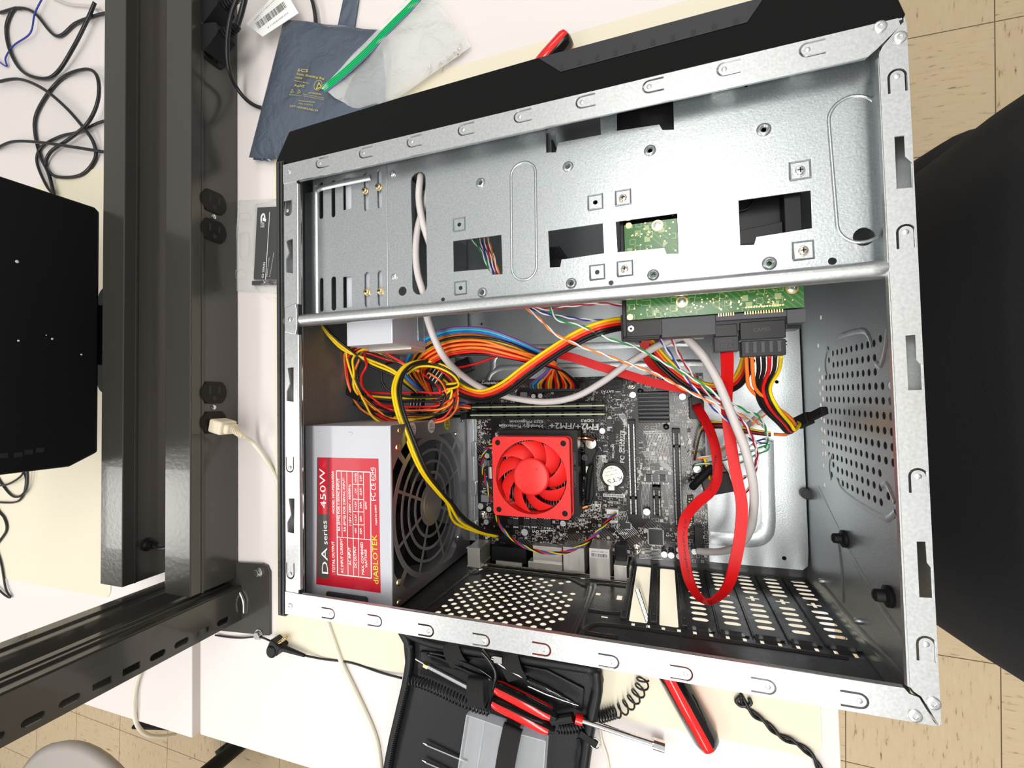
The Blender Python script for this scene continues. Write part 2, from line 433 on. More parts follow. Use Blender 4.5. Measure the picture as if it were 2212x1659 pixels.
def power_rail(x0, x1, ye, label, flip):
    r = thing('power_rail', label, 'power rail', ((x0+x1)/2, ye, -15))
    MB().box(x0, x1, ye, 1050, -13, 52).build('channel', 'rail_paint', r, bevel=1.2)
    MB().box(x0+.5 if flip else x1-1.5, x0+1.5 if flip else x1+1.2, ye, 1050, 36, 38).build('seam', 'rail_paint', r)
    MB().box(x0+3, x1-3, ye-1, ye+1, -12, 50).build('end_cap', 'rail_paint', r, bevel=.5)
    return r
power_rail(-315, -269, -70, 'grey painted power rail with outlets beside the open case', False)
power_rail(-441, -396, -72, 'grey painted power rail farther from the open case', False)
XR = -269
def oz(x, y): return WX(x, y, XR)
q0 = oz(461, 100); q1 = oz(461, 468); q2 = oz(463, 880)
duplex(XR, q1[1], 22, 'dark brown outlet pair with nothing plugged in')
duplex(XR, q2[1], 22, 'dark brown outlet pair with a cream plug in its lower socket')
duplex(XR, q0[1]+8, 22, 'dark brown outlet pair covered by two black plugs')
# strain relief on the far rail
r = thing('cord_grip', 'black cord grip on the side of the far power rail', 'cord grip', (-396, -5, 0))
p = WX(320, 1176, -395)
b = MB().lathe([(9, 0), (9, 3), (6, 5), (5.5, 12)], p, (1, 0, 0), 16); b.build('bushing', 'black_plastic', r, smooth=True)
MB().tube([p+Vector((10, 0, 0)), p+Vector((40, 0, 6)), (-322, p[1]+14, 8), (-318, p[1]+20, -5)], 2.6, 8).build('cord', 'black_cord', r, smooth='all')

# uprights: welded foot plate and two slotted struts standing on the bench
r = thing('upright', 'grey slotted metal upright bolted to the white bench by a foot plate', 'upright', (-250, -100, -15))
MB().sheet([tuple(W(x, y, -12)[:2]) for x, y in [(470, 1212), (566, 1217), (577, 1222), (583, 1236), (583, 1372), (480, 1362), (430, 1330)]], [], 4,
    Matrix.Translation((0, 0, -13))).build('foot_plate', 'rail_paint', r, bevel=.5)
for (x, y) in [(557, 1237), (558, 1371)]:
    p = W(x, y, -10); b = MB().lathe([(7, 0), (7, 1)], (p[0], p[1], -11), UP, 20); b.prism([(p[0]+5.2*math.cos(PI/3*i), p[1]+5.2*math.sin(PI/3*i)) for i in range(6)], -10, -6)
    b.build('bolt', 'steel', r, bevel=.5)
b = MB()
T = FR((-260, 0, 0), (0, 1, 0), (0, 0, 1)); ya, yb = -124.5, -80
sl = []
zz = 16
k = 0
while zz < 760:
    l = 17
    sl.append(rrect(-118, -110.5, zz-l/2, zz+l/2, 3.6 if k not in (4, 5) else .3)); zz += 26.5; k += 1
b.sheet(rect(ya, yb, -11, 780), sl, 2, T)
b.box(-302, -261, yb-2, yb, -11, 780); b.box(-302, -261, ya, ya+2, -11, 780)
b.box(-302, -292, yb-1, yb+1.5, -11, 780); b.box(-283, -279, yb-1, yb+2.5, -11, 780); b.box(-266, -261, yb-1, yb+1.5, -11, 780)
b.build('strut', 'rail_paint', r, bevel=.6)
b = MB().box(-345, -343, ya, yb, -11, 780).box(-385, -345, yb-2, yb, -11, 780).box(-385, -345, ya, ya+2, -11, 780).box(-368, -360, yb-1, yb+2.5, -11, 780)
b.build('strut', 'rail_paint', r, bevel=.6)
b = MB().tube([W(509, 1268, -10), W(519, 1282, -9), W(526, 1300, -9), W(527, 1325, -10)], 2.2, 8); b.build('weld_bead', 'steel', r, smooth='all')

# ================================================================ monitor at the other bench
r = thing('monitor', 'black monitor seen from the back beyond the power rails', 'monitor', (-500, 275, -14))
T = FR((-480, 0, 0), (0, 1, 0), (0, 0, 1))
out = [(104, 34), (455, 34), (460, 40), (460, 330), (88, 330), (88, 66)]
MB().prism(out, -28, 0, T).build('back_shell', 'matte_black', r, bevel=3)
MB().prism(rrect(96, 452, 62, 322, 6), -38, -28, T).build('screen_panel', 'gloss_black', r, bevel=1)
b = MB()
for x, y in [(13, 984), (45, 982), (68, 976), (92, 972)]:
    p = WX(x, y, -479); b.box(-480.2, -479.6, p[1]-3, p[1]+3, p[2]-2, p[2]+6)
b.build('vent', 'slot_shadow', r)
MB().box(-510, -485, 230, 320, -5, 40).build('stand_neck', 'matte_black', r, bevel=3)
MB().prism(rrect(-560, -450, 190, 360, 20), -14, -6).build('stand_foot', 'matte_black', r, bevel=2)
for x, y, s in [(37, 565, 3.4), (40, 736, 2.2), (113, 732, 2.4), (176, 766, 2.2), (100, 724, 1.2)]:
    p = WX(x, y, -479.8); MB().lathe([(s*.6, 0), (s*.4, .4), (.02, .5)], p, (1, 0, 0), 7).build('dust_speck', 'white', r)

# ================================================================ tangled cables on the other bench
def cable(name, pts, r, m, label, cat='cable', group=None, n=8, smooth=8, parent=None):
    b = MB().tube([W(*p) if len(p) == 3 else p for p in pts], r, n, smooth=smooth)
    o = b.build(name, m, parent, smooth='all')
    if parent is None: tag(o, label, cat, group)
    return o
z = -12
cable('power_cable', [(0, 28, z), (40, 18, z), (75, 28, z), (122, 78, z), (165, 50, z), (215, 32, z+4), (250, 26, z)], 2.7, 'black_cord', 'thick black cord making a heart-shaped bend at the top left', 'cord')
cable('power_cable', [(205, 5, z+8), (190, 40, z+8), (160, 100, z+8), (125, 155, z+4), (95, 170, z), (50, 155, z), (22, 110, z), (14, 60, z), (28, 22, z), (45, 18, z)], 2.9, 'black_cord', 'thick black cord curving like a bowl below the heart-shaped bend', 'cord')
cable('signal_cable', [(92, -5, z+5), (75, 30, z+5), (65, 72, z+5), (30, 98, z), (12, 125, z), (14, 143, z), (-10, 128, z)], 1.3, 'wire_navy', 'thin dark blue cable crossing the thick cords at the top left')
cable('signal_cable', [(112, -5, z), (150, 10, z), (198, 16, z), (240, 40, z)], 1.9, 'grey_cord', 'thin grey cable near the top edge above the coiled cords')
cable('power_cable', [(-10, 178, z+6), (40, 171, z+6), (90, 190, z+8), (140, 230, z+8), (180, 275, z+8), (203, 310, z+4), (205, 345, z), (175, 378, z), (125, 382, z), (100, 362, z), (108, 330, z+3), (150, 300, z+6), (190, 265, z+10), (212, 215, z+10), (210, 165, z+8), (185, 150, z+5), (135, 168, z), (95, 215, z), (75, 265, z), (85, 330, z), (105, 375, z+2), (118, 425, z+4)], 2.7, 'black_cord', 'thick black cord looped into a pretzel near the monitor top', 'cord')
cable('power_cable', [(-10, 322, z), (30, 306, z+8), (90, 308, z+10), (160, 318, z+10), (235, 330, z+4)], 2.6, 'black_cord', 'thick black cord running almost straight across the pretzel loop', 'cord')
cable('power_cable', [(120, 425, z+4), (100, 400, z+2), (80, 350, z), (90, 318, z), (130, 295, z), (170, 285, z), (212, 266, z+3), (240, 258, z)], 2.3, 'black_cord', 'black cord forming the smaller ring of the cable tangle', 'cord')
cable('signal_cable', [(-20, 1010, z), (25, 1070, z), (55, 1060, z+3), (58, 1010, z+6), (40, 985, z)], 1.9, 'black_cord', 'grey-black thin cable looping out below the monitor', n=6)
cable('signal_cable', [(-15, 1050, z), (20, 1045, z+4), (50, 1020, z+4), (30, 990, z), (45, 1005, z+2), (56, 1040, z+2), (40, 1082, z), (-15, 1085, z)], 1.7, 'black_cord', 'grey-black thin cable bundled in loops below the monitor', n=6)
cable('signal_cable', [(-10, 1070, z), (-5, 1100, z), (10, 1120, z), (14, 1145, z), (-2, 1170, z), (-10, 1180, z)], 2, 'black_cord', 'dark cable bend at the left edge below the bundled loops', n=6)
cable('signal_cable', [(-14, 1170, z), (2, 1215, z), (12, 1270, z), (22, 1290, z), (10, 1285, z), (-12, 1265, z)], 1.7, 'black_cord', 'dark cable hook at the left edge on the white bench', n=6)

# ================================================================ chair and castor on the floor
r = thing('office_chair', 'grey plastic office chair seat with black base below the bench', 'chair', (-900, -900, -910))
p = W(175, 1893, -300)
MB().lathe([(20, -40), (270, -38), (322, -16), (330, 0), (312, 12), (170, 5), (5, 0)], p, UP, 48).build('seat', 'chair_grey', r, smooth='all')
MB().cyl((p[0], p[1], -840), (p[0], p[1], p[2]-28), 24).build('gas_column', 'matte_black', r, smooth=True)
for i, (x, y) in enumerate([(478, 1630), (305, 1560)]):
    q = W(x, y, -868); 
    MB().tube([(p[0], p[1], -840), ((p[0]+q[0])/2, (p[1]+q[1])/2, -840), (q[0], q[1], -848)], 17, 8, flat=.6).build('leg', 'matte_black', r, smooth='all')
    d = Vector((q[0]-p[0], q[1]-p[1], 0)).normalized().cross(Vector(UP)); q[2] = -882
    for s in (-1, 1):
        MB().cyl(q+d*s*8, q+d*s*24, 26, 20).build('castor_wheel', 'dark_plastic', r, smooth=True, bevel=2)
# ================================================================ computer case
L_, D_, ZF = 421.6, 367.3, 168
case = thing('computer_case', 'open steel computer case lying on its side with its cover off', 'computer case', (210, 184, -13.6))
def P2(x, y, z=ZF): v = W(x, y, z); return (v[0], v[1])
def dimple(b, c, r=1.6, h=.5, m=None): b.dome((c[0], c[1], ZF-.05), r, h, 10, m=m)
def rail(name, outline, us, notches, z=ZF, extra=None):
    holes = []; b = MB()
    for (x, y, a) in us:
        c = P2(x, y)
        if name == 'front_rail': c = (c[0], min(c[1], 361.6))
        holes.append(uslot(c[0], c[1], a, 8.6, 4.3, 1.15))
    for n_ in notches: holes.append([P2(*q) for q in n_])
    b.sheet(outline, holes, 1, Matrix.Translation((0, 0, z-.5)))
    for (x, y, a) in us: c = P2(x, y); dimple(b, (c[0], min(c[1], 361.6)) if name == 'front_rail' else c)
    if extra: extra(b)
    return b.build(name, 'galvanised_bright', case, bevel=.25)
rear_u = [(714, 1326), (815, 1342), (926, 1363), (1046, 1384), (1177, 1404), (1323, 1430), (1481, 1456), (1659, 1484), (1857, 1514)]
front_u = [(691, 349), (785, 325), (889, 303), (1000, 273), (1122, 245), (1257, 214), (1402, 180), (1564, 143), (1744, 99)]
def lip(p0, p1):
    def f(b): b.tube([p0, p1], 2.2, 8, smooth=0)
    return f
def rear_x(b):
    lip((16, 15.6, ZF-2.2), (407, 14.8, ZF-2.2))(b); b.box(0, 420, 0, 1, 150, ZF-.5)
rail('rear_rail', [(.5, 0), (L_-1.5, 0), (L_-3, 2), (413, 13), (409, 14), (407, 16.5), (15, 17.3), (.5, 17.6)], [(x, y, PI) for x, y in rear_u], [], extra=rear_x)
def front_x(b):
    lip((16, 353.5, ZF-2.2), (404, 352.5, ZF-2.2))(b); b.box(0, 420, D_-1, D_, 150, ZF-.5); b.box(2, 418, 361, 366, 157, 157.6)
rail('front_rail', [(.5, 351.5), (15, 351.6), (404, 350), (408, 353), (419, 363), (418, D_), (.5, D_)], [(x, y, 0) for x, y in front_u], [], extra=front_x)
def left_x(b):
    b.tube([(13.2, 20, ZF-2.8), (13.2, 225, ZF-2.8)], 2.2, 8, smooth=0); b.tube([(13.2, 250, ZF-2.8), (13.2, 350, ZF-2.8)], 2.2, 8, smooth=0)
    b.box(1, 12, 2, 365, 159, 159.6)
nl = [[(617, 520), (631, 515), (632, 590), (617, 588), (616, 560), (623, 545)], [(620, 795), (633, 793), (633, 868), (618, 866), (618, 845), (625, 828)], [(622, 1077), (635, 1077), (634, 1153), (620, 1150), (619, 1130), (627, 1112)]]
rail('left_rail', [(.8, 17.6), (13.5, 17.4), (14.2, 351.4), (.8, 351.4)], [(621, 455, PI/2), (625, 1010, PI/2), (626, 1240, PI/2)], [[tuple(q) for q in n_] for n_ in nl], z=ZF-.6, extra=left_x)
def right_x(b):
    b.tube([(410.3, 17, ZF-2.4), (410.3, 349, ZF-2.4)], 2.2, 8, smooth=0); b.box(L_-1, L_, 0, D_, 140, ZF-.5); b.box(412, 420, 150, 365, 150, 150.6)
nr = [[(1932, 295), (1953, 292), (1955, 338), (1970, 352), (1972, 405), (1937, 408)], [(1956, 725), (1977, 723), (1979, 775), (1993, 790), (1996, 842), (1962, 843)], [(1980, 1170), (1999, 1170), (2002, 1215), (2016, 1233), (2019, 1292), (1986, 1290)]]
rail('right_rail', [(409.5, 17.5), (411, 15.5), (414, 13.5), (L_-1.5, 1.8), (L_, 1.2), (L_, D_-3), (L_-1.6, D_-3), (410.5, 353.5), (409, 350)], [(1938, 165, -PI/2), (1957, 501, -PI/2), (1984, 1029, -PI/2), (2001, 1392, -PI/2)], nr, extra=right_x)
for x, y, rr in [(625, 370, 2.0), (627, 1309, 2.2), (1901, 58, 3.2), (1944, 81, 3.2), (1976, 1546, 3.2), (2016, 1519, 3.2)]:
    c = P2(x, y); rv = MB().lathe([(rr, 0), (rr, .5), (rr*.8, .9), (rr*.45, .9), (rr*.4, .3), (.05, .3)], (c[0], c[1], ZF), UP, 18).build('rivet', 'galvanised_bright', case, smooth=True)
# walls
def xw(b, y0, y1, x0, x1, z0, z1): b.box(x0, x1, y0, y1, z0, z1)
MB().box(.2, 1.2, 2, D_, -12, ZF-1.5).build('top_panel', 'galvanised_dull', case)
MB().box(-7, -.2, -3, 372, -13, ZF-1).box(-6.5, -3.5, -2, 371, ZF-1, ZF+.6).box(-2.5, -.6, -2, 371, ZF-1, ZF+.2).build('top_cover', 'black_steel', case, bevel=.8)
MB().box(1, 420, 365.3, 366.3, -12, 162).build('front_panel', 'galvanised', case)
MB().box(0, L_, 0, D_, -13.4, -12.4).build('side_panel', 'black_steel', case)
# tray with embossed ridges
b = MB()
hl = [circ(*P2(1678, 825, 0), 1.6), circ(*P2(1694, 1206, 0), 1.8), circ(*P2(1040, 700, 0), 1.2), circ(*P2(1661, 742, 0), .8)]
b.sheet([(1.5, 152), (88, 152), (88, 14.3), (405, 14.3), (409, 18), (410, 30), (410, 354), (1.5, 354)], hl, 1, Matrix.Translation((0, 0, -.5)))
def ridge(b, px, z, r=3.2, fl=.35, n=8): b.tube([W(x, y, z) if len(q) == 0 else None for (x, y, *q) in px], r, 8, smooth=n, flat=fl)
def ridge3(b, pts, r, ax=2, h=.9, n=5, closed=False):
    # low rounded emboss following pts
    P = cr(pts, n); fr = frames(P); v = []; f = []; up = Vector([1 if i == ax else 0 for i in range(3)])*(1 if h > 0 else -1); h = abs(h)
    for i, p in enumerate(P):
        t = fr[i][0]; s_ = t.cross(up).normalized()
        for (a, c) in ((-1, 0), (-.6, .75), (0, 1), (.6, .75), (1, 0)): v.append(tuple(p + s_*a*r + up*h*c))
    for i in range(len(P)-1):
        for k in range(4): f.append((i*5+k, i*5+k+1, (i+1)*5+k+1, (i+1)*5+k))
    b.add(v, f)
ridge3(b, [W(*q, 0) for q in [(1064, 800), (1066, 775), (1085, 757), (1130, 752), (1340, 745), (1500, 740)]], 3.5, h=.6)
ridge3(b, [W(*q, 0) for q in [(1052, 850), (1055, 815), (1075, 797), (1120, 793), (1340, 787), (1500, 783), (1530, 790)]], 3.0, h=.6)
ridge3(b, [W(*q, 0) for q in [(1655, 950), (1657, 1050), (1659, 1130), (1650, 1158), (1620, 1168), (1535, 1163)]], 6, h=.7)
ridge3(b, [W(*q, 0) for q in [(1700, 740), (1655, 745), (1600, 742)]], 2)
b.build('tray', 'galvanised', case, smooth=True)
b = MB()
for y in (1080-25, 970, 1140): 
    c = W(1022, y, 6); b.prism(rrect(c[0]-2.2, c[0]+4.5, c[1]-8, c[1]+8, 3), 0, 7.5)
b.box(90, 96, 16, 152, 0, 3)
b.build('tray_flange', 'galvanised', case, bevel=.6)
MB().cyl(W(1743, 1067, 6)-Vector((0, 0, 6)), W(1743, 1067, 6)+Vector((0, 0, 3)), 4.6).build('rubber_grommet', 'grey_plastic', case, bevel=1.5)
# rear panel (black), vents and expansion slots
T = FR((0, .5, 0), (1, 0, 0), (0, 0, 1)); holes = []
for kz in range(17):
    z_ = 47.3+5.68*kz
    for kx in range(-6, 12):
        x_ = 158.9+11.3*kx+(5.6 if kz % 2 else 0)
        if x_ < 116 or x_ > 220: continue
        if kz < 1 and (x_ < 133 or x_ > 196): continue
        if kz < 4 and x_ < 118+4*(4-kz): continue
        if kz in (1, 2, 3) and x_ > 198: continue
        if kz > 13 and x_ > 214: continue
        holes.append(circ(x_, z_, 2.55, 10))
for x_, z_ in ((105.3, 34.8), (118.3, 48.1-7), (122, 42), (218.4, 34.6), (207, 46.5), (201.2, 51.5)): holes.append(circ(x_, z_, 2.6, 10))
hh = []
for h in holes:
    c_ = (sum(p[0] for p in h)/len(h), sum(p[1] for p in h)/len(h))
    if all(math.hypot(c_[0]-d_[0], c_[1]-d_[1]) > 5.5 for d_ in hh): hh.append(c_)
    else: h.clear()
holes = [h for h in holes if h]
SX = [271.3+21.75*i for i in range(7)]
for x_ in SX: holes.append(rrect(x_-6.6, x_+6.6, -9, 104.5, 1.5))
for i in range(14): holes.append(rect(268+10.6*i-1.2, 268+10.6*i+1.2, 106.5, 112))
for x_, z_ in ((240, 142), (309, 151), (386, 152)): holes += [rect(x_-7, x_-5, z_-3, z_+3), rect(x_+5, x_+7, z_-3, z_+3)]
c1 = WY(1292, 1282, 1); c2 = WY(1338, 1290, 1)
holes += [rect(c1[0]-2, c1[0]+2, c1[2]-2.5, c1[2]+2.5), rrect(c2[0]-2.2, c2[0]+2.2, c2[2]-4.5, c2[2]+4.5, .6), rect(244, 249, 102, 104.5)]
b = MB().sheet(rect(1.5, 420, -12, 160), holes, .45, T)
def rr3(pts, y=1.0): return [(p[0], y, p[1]) for p in pts]
ridge3(b, rr3([(104, 40), (112, 44), (110, 60), (108, 100), (108, 148), (150, 150), (222, 150), (228, 140), (228, 60), (222, 52), (206, 40), (190, 40), (140, 40), (124, 40), (118, 52), (108, 56)]), 2.4, 1, .9)
ridge3(b, rr3([(259, 130), (240, 130), (232, 122), (232, 60), (233, 45), (258, 44)]), 2, 1, .9)
ridge3(b, rr3([(232, 96), (250, 96), (260, 92), (262, 80)]), 2.4, 1, .9)
ridge3(b, rr3([(235, 160), (234, 135), (240, 118), (262, 114), (330, 114), (400, 114)]), 2.4, 1, .9)
b.build('rear_panel', 'black_steel', case, smooth=True)
for i, x_ in enumerate(SX[2:]):
    hs = []
    for z_ in (-5, 3.5, 12, 20.5, 29): hs.append(slot(x_+.6, z_, 11.6, 5))
    for z_ in (53, 62, 71, 80, 89.5): hs.append(slot(x_+.6, z_, 11.6, 5.2))
    w_ = 1.35; hs.append([(x_-5, 41-w_), (x_-w_, 41-w_), (x_-w_, 36.4), (x_+w_, 36.4), (x_+w_, 41-w_), (x_+5, 41-w_), (x_+5, 41+w_), (x_+w_, 41+w_), (x_+w_, 45.6), (x_-w_, 45.6), (x_-w_, 41+w_), (x_-5, 41+w_)])
    b = MB().sheet(rect(x_-9.3, x_+9.3, -11, 105), hs, .4, Matrix.Translation((0, 1.2, 0)) @ T)
    b.box(x_-9, x_+6, .5, 4, 104.4, 105.4); b.box(x_-10.6, x_-9.8, 1, 2.6, -10, 104)
    b.build('slot_cover', 'black_steel', case)
b = MB()
for x_ in SX[:3]: b.box(x_-13, x_-8.4, .8, 3, -10, 104); b.box(x_-11.6, x_-9.8, 3, 3.8, 0, 95)
b.build('slot_rib', 'black_steel', case, bevel=.4)
b = MB().box(102, 261, .8, 1.6, -10, 36).box(102, 261, 1.6, 5, 34, 35).box(260, 261.2, 1, 14, -8, 36).box(101.5, 102.5, 1, 10, 0, 36); b.build('port_shield', 'shield', case, bevel=.3)
# right wall with its vent
T = FR((411.2, 0, 0), (0, 1, 0), (0, 0, 1)); holes = []
for r_ in range(12):
    y_ = 105.5+8.35*r_
    for k in range(14):
        z_ = 50+8.25*k
        if r_ in (0, 1, 10, 11) and (k < 3 or k > 11): continue
        if r_ in (2, 9) and k > 11: continue
        holes.append(circ(y_, z_, 2.35, 10))
for y_ in range(9): holes.append(circ(112+9.4*y_, 44, 2.35, 10))
for y_, z_ in ((116, 66), (108, 62), (193, 66), (185, 69), (199, 141+8), (192, 141), (111, 150), (102, 155)):
    if not any(math.hypot(h[0][0]-2.35-y_, h[0][1]-z_) < 5.4 for h in holes): holes.append(circ(y_, z_, 2.35, 10))
holes += [circ(227, 53, 1.8, 8, 2.6), circ(206, 44, 2, 8, 2.6), circ(97, 45, 2.2, 8, 2.6)]
b = MB().sheet(rect(1, 366, -12, 163), holes, .35, T)
X_ = 410.95
def rx(pts): return [(X_, p[0], p[1]) for p in pts]
ridge3(b, rx([(107, 72), (101, 80), (98, 100), (97, 142), (100, 152), (104, 157)]), 1.9, 0, -.35, 3)
ridge3(b, rx([(104, 60), (112, 57), (121, 60), (121, 64)]), 1.9, 0, -.35, 3)
ridge3(b, rx([(204, 80), (208, 92), (207, 125), (203, 134), (196, 138)]), 1.9, 0, -.35, 3)
ridge3(b, rx([(182, 60), (190, 57), (199, 61), (202, 66)]), 1.9, 0, -.35, 3)
ridge3(b, rx([(186, 142), (184, 148), (192, 154), (203, 158)]), 1.9, 0, -.35, 3)
ridge3(b, rx([(115, 142), (117, 149), (109, 157)]), 1.9, 0, -.35, 3)
ridge3(b, rx([(92, 30), (75, 60), (60, 90), (45, 130), (38, 160)]), 2.4, 0, -.4)
ridge3(b, rx([(12, 10), (14, 40), (13, 80), (14, 120), (16, 160)]), 3.6, 0, -.5)
ridge3(b, rx([(20, 75), (45, 74), (62, 70)]), 1.6, 0, -.8)
b.build('bottom_panel', 'galvanised', case, smooth=True)
for (x, y) in [(1795, 1162), (1936, 1335)]:
    p = WX(x, y, 402); p = Vector((0, p[1], min(p[2], 148)))
    pl = MB().lathe([(6, 0), (6, 2), (3.6, 3), (3.4, 7), (2, 8)], (410.4, p[1], p[2]), (-1, 0, 0), 12); pl.build('foot_plug', 'matte_black', case, smooth=True)
for (x, y) in [(1765, 1254), (1841, 1340)]:
    p = WX(x, y, 406); MB().lathe([(2, 0), (2, 3), (1.2, 4)], (411, p[1], p[2]), (-1, 0, 0), 10).build('rivet', 'galvanised', case, smooth=True)
# drive cage plate -----------------------------------------------------------
ZP = 152
def Q(x, y): return P2(x, y, ZP)
def vs_(x0, x1, y0, y1, rnd=True):
    a = Q((x0+x1)/2, y0); c = Q((x0+x1)/2, y1); wd = (Q(x1, (y0+y1)/2)[0]-Q(x0, (y0+y1)/2)[0])
    cx, cy = (a[0]+c[0])/2, (a[1]+c[1])/2; ln = abs(a[1]-c[1])
    return slot(cx, cy, ln, wd, PI/2) if rnd else rrect(cx-wd/2, cx+wd/2, cy-ln/2, cy+ln/2, 1)
hs = [vs_(689.7, 698, 393, 473), vs_(716, 724, 389, 469.5), vs_(740, 759, 385, 452.6, False), vs_(785, 796, 372, 456), vs_(814, 824.6, 366, 450.5),
      vs_(691, 698.7, 600, 673), vs_(716, 726, 597, 671), vs_(740, 760, 597, 664.6, False), vs_(786.6, 798, 587, 664), vs_(815, 826, 584, 661), vs_(889, 921, 370, 637)]
cuts = [[(979, 521), (1083, 507), (1086, 592), (1063, 594), (1054, 581), (980, 587)], [(1184, 499), (1302, 482), (1305, 547), (1213, 561), (1210, 577), (1188, 578)],
        [(1330, 479), (1463, 461), (1466, 548), (1440, 549), (1435, 536), (1334, 545)], [(1595, 433), (1751, 411), (1754, 493), (1634, 512), (1629, 529), (1599, 530)],
        [(1178.5, 267), (1296, 242), (1298, 291), (1206, 308.5), (1201, 329), (1180, 330)], [(1329.5, 234), (1454, 209), (1456, 280), (1431, 281), (1424, 269), (1329.5, 283)]]
hs += [[(q_[0], min(q_[1], 363)) for q_ in (Q(*q) for q in c_)] for c_ in cuts]
for x, y, r_ in [(869.5, 629, 3.6), (957, 647, 1.6), (1866, 511, 5.3), (1798, 564, 2.2), (1320, 611, 1.7), (1612, 185, 1)]: hs.append(circ(*Q(x, y), r_, 16))
ringc = [(1038, 395), (1227, 360), (1404, 325), (1650, 280), (1042, 632), (1234, 612), (1411, 594), (1662, 569)]
for q in ringc: hs.append(circ(*Q(*q), 1.5, 12))
for q in [(992, 485), (995, 622), (1286, 437), (1290, 588)]: hs.append(circ(*Q(*q), 1.6, 12))
b = MB().sheet([(16.5, 241), (413, 241), (413, 365), (16.5, 365)], hs, 1, Matrix.Translation((0, 0, ZP-.5)))
b.box(16.5, 17.5, 241, 365, 120, ZP-.5); b.box(16.5, 410, 241, 242, 140, ZP-.5)
ridge3(b, [(19, 243, ZP), (19, 345, ZP), (20, 349, ZP), (30, 351, ZP), (75, 351, ZP)], 2.6, 2, 1.2, 3)
ridge3(b, [Q(835, 352)+(ZP,), Q(838, 662)+(ZP,)], .6, 2, .5)
for i, q in enumerate(ringc):
    c = Q(*q); R_ = 3.0+.35*(q[0] > 1500)
    b.lathe([(R_+.8, 0), (R_, .9), (R_*.72, 1.1), (1.6, .4), (1.5, -.8)], (c[0], c[1], ZP), UP, 20, caps=False)
for (x, y, w_) in [(992, 485, 9.4), (995, 622, 9.4), (1286, 437, 9.6), (1290, 588, 9.6), (1346, 427, 9.6), (1350, 580, 9.6), (1728, 368, 10.4), (1735, 541, 10.4)]:
    c = Q(x, y); k = w_/2
    P_ = [(c[0]-k, c[1]-k+.8, ZP), (c[0]-k, c[1]+k, ZP), (c[0]+k, c[1]+k, ZP), (c[0]+k, c[1]-k, ZP), (c[0]-k, c[1]-k, ZP), (c[0]-k, c[1]-k+.8, ZP)]
    ridge3(b, P_, .75, 2, 1.0, 1)
def stadium(x0, y0, x1, y1, w_):
    a = Q(x0, y0); c = Q(x1, y1); r_ = w_/2; d = math.atan2(a[1]-c[1], a[0]-c[0]); out = []
    for i in range(17): t = d-PI/2+PI*i/16; out.append((a[0]+r_*math.cos(t), a[1]+r_*math.sin(t), ZP))
    for i in range(17): t = d+PI/2+PI*i/16; out.append((c[0]+r_*math.cos(t), c[1]+r_*math.sin(t), ZP))
    return out+out[:2]
ridge3(b, stadium(1130, 378, 1132, 577, 18.4), 1.0, 2, .6, 1)
ridge3(b, stadium(1843, 252, 1862, 478, 24), 1.0, 2, .6, 1)
b.build('drive_cage', 'galvanised', case, smooth=True)
MB().box(3, 16, 243, 352, 146, 147).build('cage_flange', 'galvanised', case)
MB().tube([(60, 349, 140), (90, 349, 140)], 1, 6, smooth=0)
for (x, y) in [(849, 376), (852, 598)]:
    c = Q(x, y); MB().lathe([(2.4, 0), (2.2, .8), (1.2, 1.3), (1, .9), (.1, .9)], (c[0], c[1], ZP), UP, 16).build('rivet', 'steel', case, smooth=True)
# screws holding drives to the cage
def screw(x, y, z, r_, m_, label=None):
    c = W(x, y, z+1.5)
    s_ = MB().lathe([(r_*1.1, 0), (r_*1.1, .5), (r_*.85, .6), (r_*.8, 2.2), (r_*.55, 2.5), (.05, 2.5)], (c[0], c[1], z), UP, 16)
    o_ = s_.build('screw', m_, case, smooth=True)
    MB().box(c[0]-r_*.5, c[0]+r_*.5, c[1]-.35, c[1]+.35, z+2.45, z+2.6).box(c[0]-.35, c[0]+.35, c[1]-r_*.5, c[1]+r_*.5, z+2.45, z+2.6).build('cross_recess', 'slot_shadow', o_)
    if label: o_['label'] = label
for x, y in [(787, 411), (816, 403), (791, 630), (820, 628)]: screw(x, y, ZP, 2.7, 'brass', 'brass coloured screw')
for x, y in [(1346, 427), (1350, 580), (1735, 541)]: screw(x, y, ZP, 2.7+.3*(x > 1500), 'nickel')
screw(1728, 368, ZP, 3.0, 'steel')
# cross tube
b = MB().tube([(5, 237, 163), (14, 237, 163), (200, 236, 163.2), (402, 235, 163), (409, 235, 163)], 5, 14, smooth=3); b.build('cross_bar', 'galvanised_bright', case, smooth='all')
c = P2(632, 690); b = MB().prism([(2, c[1]-10), (13.5, c[1]-13), (15, c[1]-8), (15, c[1]+8), (13.5, c[1]+13), (2, c[1]+10)], ZF-.4, ZF+1); b.build('bar_bracket', 'galvanised_bright', case, bevel=1)
MB().lathe([(2.2, 0), (1.9, .8), (.9, 1), (.8, .5), (.05, .5)], (c[0]-1, c[1], ZF+1), UP, 14).build('rivet', 'steel', case, smooth=True)
# things glimpsed through the cage openings
MB().box(184, 222, 262, 285, 90, 91).box(184, 222, 285, 286, 90, 120).build('bay_bracket', 'dark_plastic', case)
MB().box(180, 225, 315, 364, 138, 139).build('bay_cover', 'galvanised', case)
MB().box(224, 262, 318, 353, 95, 96).box(224, 225, 318, 353, 95, 148).box(235, 262, 330, 334, 96, 104).build('speaker_tray', 'black_plastic', case)
